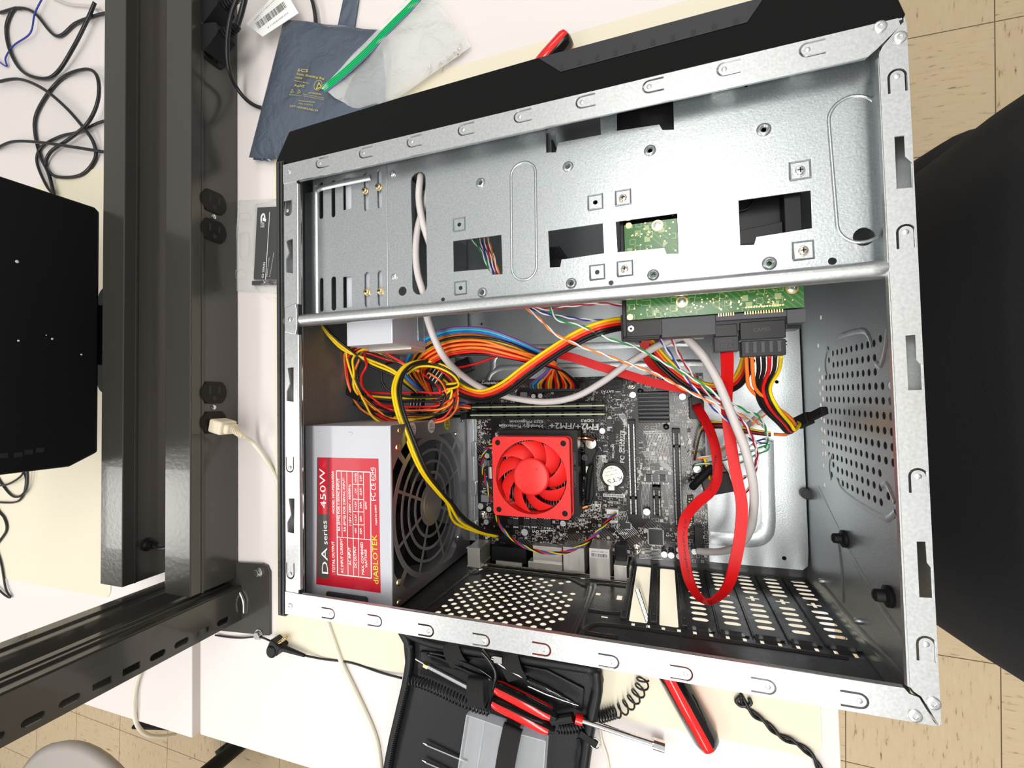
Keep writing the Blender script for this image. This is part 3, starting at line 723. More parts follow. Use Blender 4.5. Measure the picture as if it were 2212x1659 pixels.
# front bezel
zt = 165.2
out = [(-8, 368), (-10.5, 374), (4, 397), (110, 400.5), (218, 402), (354, 401), (404, 399), (420, 381), (423, 371), (421.5, 368)]
MB().prism(out, -13, zt).build('front_bezel', 'gloss_black', case, bevel=1.5, seg=3)
bz = MB().prism([P2(1162, 126, zt), P2(1211, 156, zt), P2(1614, 49, zt), P2(1652, -6, zt)], zt, zt+.5).build('bezel_vent', 'bezel_grey', case, bevel=.2)
b = MB()
for x, y in [(1213, 145), (1251, 134), (1290, 124), (1329, 114), (1370, 103), (1411, 92), (1454, 82), (1498, 70), (1543, 59), (1590, 47)]:
    c = W(x, y, zt+.5); b.box(c[0]-1.4, c[0]+1.4, c[1]-1.8, c[1]+1.8, zt+.5, zt+.62)
b.build('vent_hole', 'slot_shadow', bz)
# ================================================================ power supply
psu = thing('power_supply', 'grey power supply with a red 450W label and round fan grille', 'power supply', (45, 77, -.5))
px0, px1, py0, py1, pz = 2.6, 88.5, 4.2, 150, 148
b = MB().box(px0, px1-1.2, py0, py1, pz-1, pz).box(px0, px0+1, py0, py1, 0, pz).box(px0, px1-1, py0, py0+1, 0, pz).box(px0, px1-1, py1-1, py1, 0, pz).box(px0, px1-1, py0, py1, 0, 1)
b.build('housing', 'psu_paint', psu, bevel=.5)
for x, y in [(690, 935), (757, 936)]:
    c = W(x, y, pz); MB().box(c[0]-2, c[0]+2, c[1]-1, c[1]+1, pz-.2, pz+.5).build('tab', 'psu_paint', psu, bevel=.3)
# fan face with its stamped grille (u = y, v = z)
T = FR((px1-.5, 0, 0), (0, 1, 0), (0, 0, 1)); gy, gz = 73.5, 84.
def arc(r0, r1, a0, a1, n=10):
    return [(gy+r1*math.cos(a0+(a1-a0)*i/n), gz+r1*math.sin(a0+(a1-a0)*i/n)) for i in range(n+1)] + [(gy+r0*math.cos(a1-(a1-a0)*i/n), gz+r0*math.sin(a1-(a1-a0)*i/n)) for i in range(n+1)]
holes = []
rings = [(19.5, 27.5), (30, 38), (40.5, 48.5), (51, 59)]
for j, (r0, r1) in enumerate(rings):
    for k in range(8):
        g_ = 1.25; a0 = PI/4*k+PI/8+j*.0; rm = (r0+r1)/2
        holes.append(arc(r0, r1, a0+g_/rm, a0+PI/4-g_/rm, 8))
def clipc(pts, y0, y1, z0, z1): return [(max(y0, min(y1, p[0])), max(z0, min(z1, p[1]))) for p in pts]
for k in range(4):
    a = PI/4+PI/2*k
    for s_ in (-1, 1):
        a0 = a + s_*.035; a1 = a + s_*.56
        seg_ = [(gy+63.5*math.cos(a0+(a1-a0)*i/8), gz+63.5*math.sin(a0+(a1-a0)*i/8)) for i in range(9)]
        o2 = [(gy+74*math.cos(a0+(a1-a0)*i/8*.86), gz+74*math.sin(a0+(a1-a0)*i/8*.86)) for i in range(8, -1, -1)]
        pl_ = seg_+clipc(o2, 11, 136, 21, 146)
        holes.append(pl_)
b = MB().sheet(rect(py0, py1, 0, pz), holes, .5, T)
b.build('grille', 'psu_side', psu)
MB().box(px0+12, px0+13, py0+3, py1-3, 3, pz-3).build('inner_shade', 'slot_shadow', psu)  # black sheet behind the grille, painted to stand for the shade inside
f = MB().cyl((px1-16, gy, gz), (px1-5, gy, gz), 20, 28)
for k in range(7):
    a = 2*PI*k/7; pts = []
    for i in range(6):
        r_ = 19+i*7.5; pts.append((r_, a+.10*i*.5))
    v = []; fc = []
    for (r_, t_) in pts:
        for dt, dx in ((-.28, 0), (.28, 8)): v.append((px1-15+dx, gy+r_*math.cos(t_+dt), gz+r_*math.sin(t_+dt)))
    for i in range(5): fc.append((2*i, 2*i+1, 2*i+3, 2*i+2))
    f.add(v, fc)
f.build('fan_rotor', 'matte_black', psu, smooth=True)
MB().cyl((px1-1.2, gy, gz), (px1+.1, gy, gz), 14.5, 30).build('grille_hub', 'psu_side', psu)
def face_screw(x, y, r_, m_):
    p = WX(x, y, px1); MB().lathe([(r_, 0), (r_*.9, .8), (r_*.5, 1.3), (.05, 1)], (px1, p[1], p[2]), (1, 0, 0), 14).build('screw', m_, psu, smooth=True)
for x, y, r_, m_ in [(862, 930, 2.2, 'brass'), (859, 966, 2.8, 'brass'), (985, 937, 2.4, 'nickel'), (1000, 909, 1.8, 'steel'), (861, 1258, 3, 'brass'), (861, 1301, 2.4, 'brass'), (990, 1160, 2.2, 'nickel')]: face_screw(x, y, r_, m_)
for x, y, m_, tx in [(932, 921, 'label_dark', ('', '')), (966, 915, 'label_yellow', ('QC', 'PASS')), (890, 928, 'label_dark', ('', ''))]:
    p = WX(x, y, px1); k = 6.2
    st = MB().cyl((px1, p[1], p[2]), (px1+.2, p[1], p[2]), k, 24, m='silk' if m_ == 'label_dark' else m_)
    st.text('QC', (px1+.2, p[1]+1, p[2]+3.5), (px1+.2, p[1]+1, p[2]-3.5), (1, 0, 0), h=2.4, m='print_black'); st.text('PASS', (px1+.2, p[1]-4, p[2]+4), (px1+.2, p[1]-4, p[2]-4), (1, 0, 0), h=2.4, m='print_black')
    st.box(px1+.2, px1+.3, p[1]-.3, p[1]+.1, p[2]-4.5, p[2]+4.5, m='print_black')
    st.build('inspection_sticker', m_, psu, label='yellow round sticker' if m_ == 'label_yellow' else 'pale round sticker')
# label: printed parts laid out through the corners read off the real one
zl = pz+.25
lb = MB()
def Z(x, y, dz=0): return W(x, y, zl+dz)
def quad(b, pts, dz, m_):
    b.add([tuple(Z(x, y, dz)) for x, y in pts], [(3, 2, 1, 0) if True else (0, 1, 2, 3)], None, m_)
MB_ = MB()
lb.prism([tuple(Z(*q)[:2]) for q in [(685, 988), (817, 991), (822, 1281), (683, 1262)]], pz, zl, m='label_red')
quad(lb, [(685, 1101), (685, 989), (711, 989), (711, 1250), (684, 1249)], .05, 'label_dark')
lb.f.pop(); lb.m.pop(); lb.v = lb.v[:-5]
quad(lb, [(685, 989), (711, 989), (711, 1250), (684, 1248)], .05, 'label_dark')
quad(lb, [(688, 990), (708, 990), (708, 1111), (688, 1110)], .1, 'label_red')
label = lb.build('label', 'label_red', psu)
tb = MB()
def lt(body, x0, y0, x1, y1, h=None, m='white', t=.15):
    # reads upwards in the picture: baseline from (x0,y0) to (x1,y1)
    tb.text(body, Z(x0, y0), Z(x1, y1), UP, t, h, m, bold=.15 if (h or 9) < 3 else 0)
lt('450W', 705, 1098, 702, 1012, 5.8); lt('DA', 709, 1240, 707, 1183, 6.2); lt('series', 708, 1176, 706, 1125, 4.6)
lt('MODEL NO.PSDA450A', 723, 1109, 721, 1017, 2.1); lt('TOTAL OUTPUT', 724, 1237, 722, 1169, 2.5)
lt('AC INPUT CURRENT', 742, 1238, 740, 1163, 2.4); lt('8A (RMS) FOR 115VAC INPUT', 735, 1147, 733, 1033, 2.1); lt('5A (RMS) FOR 230VAC INPUT', 747, 1148, 745, 1032, 2.1)
lt('115V / 230V - 60/50Hz', 759, 1135, 757, 1046, 2.1); lt('AC INPUT', 759, 1221, 757, 1182, 2.4); lt('DC OUTPUT', 771, 1226, 769, 1180, 2.4)
for tx, ya, yb in [('+5V', 1152, 1140), ('+3.3V', 1130, 1111), ('+12V', 1101, 1083), ('-12V', 1068, 1054), ('+5VSB', 1043, 1022)]: lt(tx, 771, ya, 770, yb, 1.8)
for tx, ya, yb in [('20A', 1154, 1140), ('20A', 1127, 1114), ('30A', 1098, 1084), ('0.5A', 1069, 1054), ('2.0A', 1040, 1026)]: lt(tx, 782, ya, 781, yb, 1.9)
lt('450W', 793, 1101, 792, 1083, 1.8); lt('MAX. COMBINED', 787, 1241, 784, 1171, 2.3); lt('WATTAGE', 794, 1226, 792, 1187, 2.2)
lt('FC', 813, 1081, 811, 1064, 4.4); lt('CE', 813, 1058, 811, 1043, 4.4); lt('ROHS', 810, 1038, 808, 1009, 3.2); lt('COMPLIANT', 813, 1037, 812, 1010, 1.1); lt('MADE IN CHINA', 815, 1134, 813, 1090, 1.6)
lt('diABLOTEK', 818, 1262, 814, 1155, 4.6, 'label_green')
def ln(x0, y0, x1, y1, w_=.5):
    a, c = Z(x0, y0, .1), Z(x1, y1, .1); d = (c-a).normalized().cross(Vector(UP))*w_/2; tb.add([tuple(a-d), tuple(c-d), tuple(c+d), tuple(a+d)], [(3, 2, 1, 0)], None, 'white')
ln(727, 1017, 800, 1020, .8); ln(729, 1241, 802, 1249, .8); ln(727, 1017, 729, 1241, .8); ln(800, 1020, 802, 1249, .8)
ln(737, 1017, 739, 1161); ln(749, 1018, 752, 1243); ln(761, 1018, 764, 1245); ln(773, 1019, 775, 1246); ln(785, 1019, 787, 1165); ln(728, 1160, 801, 1166)
for y in (1046, 1078, 1105, 1133): ln(762, y, 786, y+1)
tb.build('printing', 'white', label)
b = MB(); c0, c1 = Z(706, 1276), Z(795, 1300)
b.prism(rrect(c0[0], c1[0], 1, 13, 2), pz, pz+1.6); b.build('clip_plate', 'dark_plastic', psu, bevel=.6)

# ================================================================ optical drive in the cage
od = thing('optical_drive', 'pale grey optical drive seen below the cross bar', 'optical drive', (69, 290, -.5))
MB().box(47, 91, 215.5, 363, 1, 148.5).build('housing', 'drive_paint', od, bevel=.8)
MB().box(91, 91.8, 222, 340, 4, 110).box(91, 92, 222, 300, 60, 100).build('side_cover', 'galvanised', od, bevel=.4)
MB().box(47.6, 90.4, 213.5, 215.5, 8, 120).box(50, 88, 208, 213.5, 30, 60).build('connector_block', 'port_metal', od, bevel=.4)

# ================================================================ hard drive
hd = thing('hard_drive', 'hard disk drive with a green circuit board facing up', 'hard drive', (321, 260, 128))
HZ = 149
def H(x, y, z=HZ): return W(x, y, z)
a = H(1345, 725); c = H(1743, 690)
hx0, hx1 = a[0], c[0]; hy0 = H(1500, 718)[1]; hy1 = 363
b = MB().box(hx0, hx1, hy0, hy1, HZ-25, HZ-11).box(hx0, hx0+2.6, hy0, hy1, HZ-12, HZ-1.6).box(hx1-9, hx1, hy0+50, hy1, HZ-12, HZ-1.6).box(hx0, hx1, hy1-34, hy1, HZ-12, HZ-2).box(hx0, hx1-9, hy0, hy0+54, HZ-12, HZ-3)
b.prism([(hx0+52, hy0+54), (hx1-9, hy0+54), (hx1-9, hy0+66), (hx0+58, hy0+62)], HZ-12, HZ-6)
b.lathe([(22, 0), (20, 3), (12, 4), (.1, 4)], (hx0+46, hy0+95, HZ-11), UP, 24)
b.tube([(hx0+62, hy0+66, HZ-9), (hx0+72, hy0+76, HZ-9), (hx0+80, hy0+79, HZ-9), (hx0+88, hy0+92, HZ-9)], .8, 6)
b.build('casting', 'black_plastic', hd, bevel=.8)
pb = H(1350, 692)[1]
o_pcb = MB().prism([(hx0+3, pb), (hx1-1, pb), (hx1-1, pb+12), (hx1-4, pb+15), (hx1-4, pb+36), (hx0+54, pb+36), (hx0+44, pb+48), (hx0+44, H(1350, 487)[1]), (hx0+3, H(1350, 487)[1])], HZ-1.4, HZ).build('circuit_board', 'pcb_green', hd)
b = MB()
for x, y, r_ in [(1361, 685, 2), (1788, 0, 0), (1358, 487, 2.0), (1375, 487, 0)]:
    if r_: c = H(x, y); b.lathe([(r_, 0), (r_, .1), (r_*.5, .1)], (c[0], c[1], HZ), UP, 14)
random.seed(3)
for i in range(230):
    x = random.uniform(hx0+6, hx1-6); y = random.uniform(pb+2, pb+(33 if x > hx0+40 else 90)); r_ = random.choice((.35, .45, .55)); b.lathe([(r_, 0), (r_, .08)], (x, y, HZ), UP, 8)
for i in range(15): x = H(1612+i*5.7, 671)[0]; b.lathe([(.55, 0), (.55, .1)], (x, pb+2.4, HZ), UP, 8)
b.build('pad', 'gold', o_pcb)['kind'] = 'stuff'
for x, y in [(1473, 652), (1420, 487), (1711, 622)]:
    c = H(x, y); s_ = MB().lathe([(3.6, 0), (3.6, .15)], (c[0], c[1], HZ), UP, 20).build('screw_pad', 'gold', o_pcb)
    MB().lathe([(2.7, .1), (2.6, .6), (1.2, .8), (1.0, .5), (.1, .5)], (c[0], c[1], HZ), UP, 16).build('screw', 'steel', hd, smooth=True)
# connector strip along the drive's edge
b = MB(); e0 = H(1430, 723)[0]; e1 = H(1547, 723)[0]; e2 = H(1699, 700)[0]
b.box(e0, e1, hy0-2, pb-.6, HZ-14, HZ-.5); b.box(e2+.5, hx1, hy0+2, pb-.6, HZ-14, HZ-.5); b.box(e1, e2+.5, pb-4.5, pb-.6, HZ-14, HZ-.6)
b.build('connector_strip', 'grey_plastic', hd, bevel=.4)
b = MB()
for i in range(7): x = H(1553+i*5.3, 690)[0]; b.box(x-.3, x+.3, pb-1.8, pb+.3, HZ-.6, HZ-.2)
for i in range(15): x = H(1610+i*5.8, 690)[0]; b.box(x-.3, x+.3, pb-1.8, pb+.3, HZ-.6, HZ-.2)
b.build('contact', 'gold', hd)['kind'] = 'stuff'
b = MB().box(hx0-1, e0-1, hy0-2, pb, HZ-8, HZ-3.5).box(hx0-1, hx0+.4, hy0-2, pb+4, HZ-8, HZ-1).box(hx0-1, e0-1, hy0-2.6, hy0-1.2, HZ-8, HZ-1); b.build('corner_frame', 'black_plastic', hd, bevel=.5)
c = H(1363, 710, HZ-3); MB().lathe([(2, 0), (2, .6), (.9, .6), (.9, -.4), (.1, -.4)], (c[0], c[1], HZ-3.5), UP, 14).build('locating_pin', 'steel', hd, smooth=True)
# plugs pushed onto the drive
sz = HZ-1
sp_ = thing('sata_power_plug', 'black flat power plug with five wires on the hard drive', 'plug', (H(1650, 735)[0], H(1650, 735)[1], sz-8))
x0, x1 = H(1598, 735)[0], H(1700, 735)[0]; y0, y1, ym = H(1650, 768)[1], H(1650, 692)[1], H(1650, 731)[1]
bd = MB().box(x0+.5, x1, ym, y1, sz-8, sz-.5).box(x0+1, x1, y0, ym-.6, sz-9, sz-1.8).build('shell', 'black_plastic', sp_, bevel=.5)
for i in range(5):
    xx = x0+4.2+i*4.4; MB().box(xx-.9, xx+.9, y0+2.2, y0+8.4, sz-1.9, sz-1.4).box(xx-1.3, xx+1.3, y0+8.2, y0+8.8, sz-1.8, sz-1.1).build('latch', 'grey_plastic', sp_)
MB().text('CAMO', (x0+8, y1-6.5, sz-.5), (x0+17, y1-6.2, sz-.5), UP, .15, 2.2).build('embossed_mark', 'grey_plastic', bd)
dp = thing('sata_data_cable', 'bright red flat data cable looping from the hard drive to the board', 'cable', (H(1570, 735)[0], H(1570, 735)[1], sz-9))
x0, x1 = H(1542, 735)[0], H(1597, 735)[0]; y0, y1, ym = H(1570, 761)[1], H(1570, 699)[1], H(1570, 726)[1]
pl = MB().box(x0+.8, x1-.5, ym, y1, sz-8, sz-.8).box(x0, x1, y0+.5, ym, sz-9, sz-.2).build('plug', 'black_plastic', dp, bevel=.5)
b = MB(); b.text('SERIAL', (x0+3.2, ym-4, sz-.2), (x1-3.2, ym-3.9, sz-.2), UP, .15, 2.2); b.text('ATA', (x0+4, ym-7.4, sz-.2), (x1-4, ym-7.3, sz-.2), UP, .15, 2.5)
for q in ((x0+2.2, x1-2.2, ym-1.2, ym-.9), (x0+2.2, x1-2.2, ym-8.5, ym-8.2), (x0+2.2, x0+2.5, ym-8.5, ym-.9), (x1-2.5, x1-2.2, ym-8.5, ym-.9)): b.box(*q, sz-.2, sz+.05)
b.build('embossed_mark', 'grey_plastic', pl)
path = [(1570, 760, 142), (1571, 790, 132), (1570, 835, 112), (1570, 885, 98), (1578, 955, 96), (1591, 1030, 98), (1602, 1087, 100), (1600, 1145, 100), (1590, 1205, 99), (1574, 1262, 98), (1552, 1290, 97), (1528, 1300, 96), (1505, 1284, 93), (1488, 1251, 90), (1479, 1208, 86), (1474, 1160, 82), (1480, 1120, 76), (1505, 1088, 68), (1535, 1062, 62), (1549, 1030, 56), (1548, 985, 50), (1539, 945, 44), (1524, 910, 36), (1509, 884, 27), (1504, 874, 20)]
pts = [W(*q) for q in path]; ups = []
for i in range(len(pts)):
    t = (pts[min(i+1, len(pts)-1)]-pts[max(i-1, 0)]); s_ = Vector((t.y, -t.x, 0)); s_ = s_.normalized() if s_.length > .1 else Vector((1, 0, 0)); ups.append(s_)
for i in (9, 10, 11, 12, 13): ups[i] = (ups[i]*.75+Vector((0, 0, [.3, .55, .7, .55, .3][i-9]*(1)))).normalized()
fc = MB().ribbon(pts, 7.6, 1.4, ups).build('flat_cable', 'red_cable', dp, smooth=True)
b = MB()
def along(b, body, i0, i1, side=0, m=None, h=2):
    A, B_ = pts[i0], pts[i1]; n_ = Vector((0, 0, 1)); d = (B_-A).normalized(); n_ = (n_-d*n_.dot(d)).normalized(); b.text(body, A+n_*1.0, B_+n_*1.0, n_, .0, h, m)
along(b, 'LIAN FENG', 14, 13, h=1.5); along(b, '28AWG', 15, 14, h=1.4); along(b, 'ATA', 16, 15, h=1.3); along(b, '2725 E20038', 18, 20, h=1.4); along(b, 'LIAN FENG', 21, 22, h=1.4)
b.build('printing', 'print_black', fc)
c = W(1504, 868, 14); MB().box(c[0]-4, c[0]+4, c[1]-7, c[1]+7, 10.6, 20).build('plug', 'black_plastic', dp, bevel=.4)
# ================================================================ motherboard
mb = thing('motherboard', 'dark brown motherboard screwed into the open case', 'motherboard', (215, 100, 8.5))
BZ = 10.6
def B(x, y, z=BZ): return W(x, y, z)
bx0, bx1, by0, by1 = 103.2, 329.4, 15.8, 189.3
board = MB().sheet([(bx0, by0), (bx1, by0), (bx1, by1), (bx0, by1)], [circ(*B(1453, 879)[:2], .1, 4)], 1.6, Matrix.Translation((0, 0, BZ-.8))).build('circuit_board', 'pcb_brown', mb)
def comp(name, x0, y0, x1, y1, h, m_, bevel=.3, z=BZ, lab=None):
    a = W(x0, y0, z+h); c = W(x1, y1, z+h)
    return MB().box(min(a[0], c[0]), max(a[0], c[0]), min(a[1], c[1]), max(a[1], c[1]), z, z+h).build(name, m_, mb, bevel=bevel, label=lab)
# expansion slots
def pslot(x0, y0, x1, y1, gap, lab, pale=False):
    a, c = W(x0, y0, BZ+10), W(x1, y1, BZ+10); xa, xb, yb, ya = a[0], c[0], a[1], c[1]; xm = (xa+xb)/2
    s_ = MB().box(xa, xb, ya, yb, BZ, BZ+7).box(xa, xm-1.3, ya, yb, BZ+7, BZ+10).box(xm+1.3, xb, ya, yb, BZ+7, BZ+10).box(xa, xb, ya, ya+1.6, BZ, BZ+10.6).box(xa, xb, yb-1.6, yb, BZ, BZ+10.6)
    gy_ = W((x0+x1)/2, gap, BZ+10)[1]; s_.box(xa, xb, gy_-1, gy_+1, BZ, BZ+10)
    o_ = s_.build('expansion_slot', 'black_plastic', mb, bevel=.2, label=lab)
    g_ = MB(); n_ = int((yb-ya-4)/1.15)
    for i in range(n_):
        y = ya+2+i*1.15
        if abs(y-gy_) < 1.6: continue
        for s2 in (-1, 1): g_.box(xm+s2*2.25-.55, xm+s2*2.25+.55, y-.28, y+.28, BZ+10, BZ+10.12)
    g_.build('contact', 'port_metal' if not pale else 'silk', o_)['kind'] = 'stuff'
pslot(1355, 908, 1377, 1115, 1075, 'long black slot beside the battery')
pslot(1452, 927, 1476, 1138, 964, 'long black slot near the board edge', True)
pslot(1409, 1052, 1429, 1118, 1074, 'short black slot', True)
# memory slots
for y in (880, 897):
    a, c = W(1014, y, BZ+8), W(1330, y-5, BZ+8)
    MB().box(a[0]-1, a[0]+140, a[1]-3.9, a[1]+3.9, BZ, BZ+14).box(a[0]-2, a[0]+5, a[1]-3.4, a[1]+3.4, BZ, BZ+27).box(a[0]+135, a[0]+142, a[1]-3.9, a[1]+3.9, BZ, BZ+24).build('memory_slot', 'black_plastic', mb, bevel=.4)
# chipset heatsink
a, c = W(1377, 846, BZ+14), W(1447, 914, BZ+14)
b = MB().box(a[0], c[0], c[1], a[1], BZ+1, BZ+5)
n_ = 8
for i in range(n_): y = c[1]+(a[1]-c[1])*(i+.5)/n_; b.box(a[0], c[0], y-1.15, y+1.15, BZ+4, BZ+14)
b.build('chipset_heatsink', 'heatsink_black', mb, bevel=.5)
for x, y in [(1384, 845), (1439, 921)]:
    p = B(x, y); MB().lathe([(2.6, 0), (2.6, 9), (1.8, 10), (1.2, 9.4), (.1, 9.4)], p, UP, 14).build('push_pin', 'black_plastic', mb, smooth=True)
# battery
p = B(1325, 1026); bt = MB().lathe([(12.4, 0), (12.4, 4.4), (10.9, 4.4), (10.9, 3.4), (.1, 3.4)], p, UP, 40).build('battery_holder', 'black_plastic', mb, smooth=True)
bt = MB().lathe([(10.3, 3.2), (10.3, 4.8), (9.8, 5.3), (.1, 5.3)], p, UP, 40).build('coin_cell', 'battery', mb, smooth=True)
b = MB(); 
for tx, x0, y0, x1, y1, h in [('KTS', 1343, 1029, 1311, 1037, 3.6), ('+', 1331, 1046, 1325, 1047, 2.5), ('CR2032', 1325, 1008, 1310, 1011, 1.5), ('JAPAN 3 VOLTS', 1336, 1013, 1308, 1019, 1.3), ('LITHIUM BATTERY', 1341, 1019, 1306, 1027, 1.3)]:
    b.text(tx, W(x0, y0, BZ+5.3), W(x1, y1, BZ+5.3), UP, .1, h)
b.build('printing', 'label_dark', bt)
c = B(1322, 1053); MB().box(c[0]-3, c[0]+3, c[1]-2, c[1]+2.4, BZ, BZ+5.2).build('battery_clip', 'port_metal', mb, bevel=.4)
# electrolytic capacitors
CP = [(1038, 1094, 3.2), (1056, 1100, 2.9), (1050, 1128, 2.9), (1216, 1131, 3.0), (1133, 1150, 3.6), (1367, 853, 3.0), (1474, 857, 3.1), (1301, 931, 2.9), (1152, 856, 2.4), (1167, 855, 2.4), (1397, 1106, 3.3), (1435, 1198, 2.9), (1450, 1200, 2.9), (1467, 1188, 2.8), (1467, 1202, 2.8), (1506, 1014, 3.4), (1052, 985, 2.8), (1042, 841, 2.6), (1300, 952, .0), (1500, 1192, 2.6)]
for x, y, r_ in CP:
    if not r_: continue
    p = W(x, y, BZ+8); p[2] = BZ
    k_ = MB().lathe([(r_, 0), (r_, 6.8), (r_*.93, 7.2), (r_*.93, 7.6)], p, UP, 20).build('capacitor', 'cap_side', mb, smooth=True)
    t_ = MB().lathe([(r_*.97, 7.5), (r_*.95, 8), (.1, 8)], p, UP, 20)
    for j in (-1, 1): t_.box(p[0]-r_*.6, p[0]+r_*.6, p[1]+j*r_*.35-.15, p[1]+j*r_*.35+.15, BZ+8, BZ+8.06, m='wire_grey')
    t_.f = t_.f; t_.mats = ['cap_top', 'wire_grey'] if 'wire_grey' in t_.mats else t_.mats
    t_.m = [1 if i >= len(t_.f)-12 else 0 for i in range(len(t_.f))]
    t_.build('cap_lid', 'cap_top', k_)
# chips
for q in [(1401, 1143, 1432, 1178, 1.6), (1338, 1043-20+100, 1352, 1143, 1.2), (1395, 1025, 1407, 1040, 1.6), (1425, 1026, 1438, 1040, 1.6), (1131, 1121, 1144, 1137, 1.6), (1147, 1121, 1160, 1138, 1.6), (1174, 1122, 1190, 1140, 1.6), (1096, 1121, 1107, 1132, 1.6), (1108, 1121, 1120, 1138, 1.6),
          (1327, 882, 1343, 894, 1.4), (1311, 905, 1322, 922, 1.6), (1317, 911, 1323, 916, .8), (1329, 848, 1341, 862, 1.4), (1308, 853, 1316, 863, 1.4), (1044, 938, 1058, 949, 1.4), (1380, 958, 1388, 966, 1.2), (1303, 964, 1313, 974, 1.2), (1485, 925, 1492, 934, 1.2), (1305, 1082-20, 1306, 1064, .5), (1349, 1130, 1362, 1143, 1.4)]:
    comp('chip', *q, 'chip', .15)
b = MB(); 
def legs(x0, y0, x1, y1, n_, sides='lrtb'):
    a, c = W(x0, y0, BZ+.6), W(x1, y1, BZ+.6)
    for i in range(n_):
        y = c[1]+(a[1]-c[1])*(i+.5)/n_; x = a[0]+(c[0]-a[0])*(i+.5)/n_; k = (a[1]-c[1])/n_*.25
        if 'l' in sides: b.box(a[0]-1.2, a[0]+.2, y-k, y+k, BZ, BZ+.4); b.box(c[0]-.2, c[0]+1.2, y-k, y+k, BZ, BZ+.4)
        if 't' in sides: b.box(x-k, x+k, a[1]-.2, a[1]+1.2, BZ, BZ+.4); b.box(x-k, x+k, c[1]-1.2, c[1]+.2, BZ, BZ+.4)
legs(1401, 1143, 1432, 1178, 16); legs(1395, 1025, 1407, 1040, 4, 'l'); legs(1425, 1026, 1438, 1040, 4, 'l'); legs(1329, 848, 1341, 862, 4, 't'); legs(1303, 964, 1313, 974, 4, 't'); legs(1380, 958, 1388, 966, 3, 't'); legs(1349, 1130, 1362, 1143, 6)
legs(1131, 1121, 1144, 1137, 3, 't'); legs(1147, 1121, 1160, 1138, 3, 't'); legs(1174, 1122, 1190, 1140, 3, 't'); legs(1108, 1121, 1120, 1138, 3, 't'); legs(1311, 905, 1322, 922, 4, 't'); legs(1327, 882, 1343, 894, 4, 't')
b.build('chip_leg', 'silk', board)['kind'] = 'stuff'
# inductors
for q in [(1038, 1069, 1056, 1086, 5), (1045, 994, 1057, 1007, 5), (1123, 847, 1139, 861, 4), (1054, 1008, 1062, 1035, 4)]: comp('inductor', *q, 'inductor' if q[0] != 1054 else 'port_metal', .8)
# small surface mounted parts: rows of tiny resistors and capacitors nobody could count
random.seed(11); b = MB()
dense = [(1036, 905, 1060, 960, 60), (1240, 1060, 1345, 1100, 30), (1226, 1125, 1278, 1150, 40), (1150, 1150, 1200, 1172, 40), (1270, 1105, 1300, 1125, 14), (1478, 940, 1500, 1070, 90), (1480, 1070, 1530, 1140, 60), (1379, 1140, 1398, 1180, 26), (1320, 1120, 1350, 1160, 20),
         (1346, 850, 1376, 905, 30), (1450, 860, 1500, 925, 60), (1256, 850, 1350, 870, 40), (1300, 870, 1352, 900, 14), (1290, 940, 1345, 990, 26), (1040, 865, 1250, 872, 30), (1200, 1150, 1225, 1175, 14), (1290, 1090, 1350, 1118, 16), (1380, 940, 1450, 1040, 24), (1440, 1150, 1480, 1195, 30), (1035, 1060, 1070, 1150, 26), (1180, 840, 1300, 850, 20), (1045, 960, 1062, 1060, 22)]
for x0, y0, x1, y1, n_ in dense:
    for i in range(n_):
        p = B(random.uniform(x0, x1), random.uniform(y0, y1)); sx, sy = random.choice(((.8, .45), (.45, .8), (.6, .35), (1.1, .6), (.35, .7)))
        b.box(p[0]-sx, p[0]-sx*.4, p[1]-sy, p[1]+sy, BZ, BZ+.5, m='silk'); b.box(p[0]+sx*.4, p[0]+sx, p[1]-sy, p[1]+sy, BZ, BZ+.5, m='silk')
        b.box(p[0]-sx*.4, p[0]+sx*.4, p[1]-sy*.9, p[1]+sy*.9, BZ, BZ+.55, m=random.choice(('chip', 'wire_brown', 'chip')))
b.build('surface_component', 'silk', board)['kind'] = 'stuff'
# silkscreen: writing is upside down in the photograph
b = MB()
def sk(body, x0, y0, x1, y1, h=None, bold=0): b.text(body, B(x0, y0, BZ+.02), B(x1, y1, BZ+.02), UP, .06, h, bold=.22)
sk('FM2+/FM2+', 1293, 916, 1187, 913, 6); sk('DDR3', 1282, 906, 1255, 906, 2.6); sk('ESD Protection', 1173, 908, 1101, 908, 2.8); sk('Humidity Protection', 1172, 918, 1078, 917, 3)
sk('Solid Capacitors', 1098, 826, 1041, 826, 2.6); sk('Dual-link DVI', 1199, 1144, 1150, 1146, 2.2); sk('On/Off', 1297, 1098, 1262, 1099, 3.0); sk('Design', 1298, 1089, 1268, 1089, 3.2); sk('USB', 1264, 1110, 1251, 1111, 2.6); sk('HDMI', 1263, 1120, 1250, 1121, 2.6)
sk('CPU_FAN', 1340, 1084, 1313, 1083, 1.8); sk('BAT', 1347, 1051, 1337, 1050, 1.6); sk('AUDIO', 1356, 1150, 1336, 1151, 1.6); sk('R_USB30', 1254, 1131, 1226, 1130, 1.5); sk('SATA3', 1326, 843, 1298, 844, 2.2)
sk('Ultra Durable 2', 1478, 812, 1415, 812, 3)
sk('GIGABYTE', 1343, 978, 1346, 930, 2.6); sk('GA-F2A68HM-HD2', 1349, 980, 1351, 905, 1.8); sk('FC', 1348, 1000, 1349, 985, 4); sk('CE', 1308, 998, 1308, 983, 3.6); sk('SYS_FAN', 1326, 990, 1327, 960, 1.6)
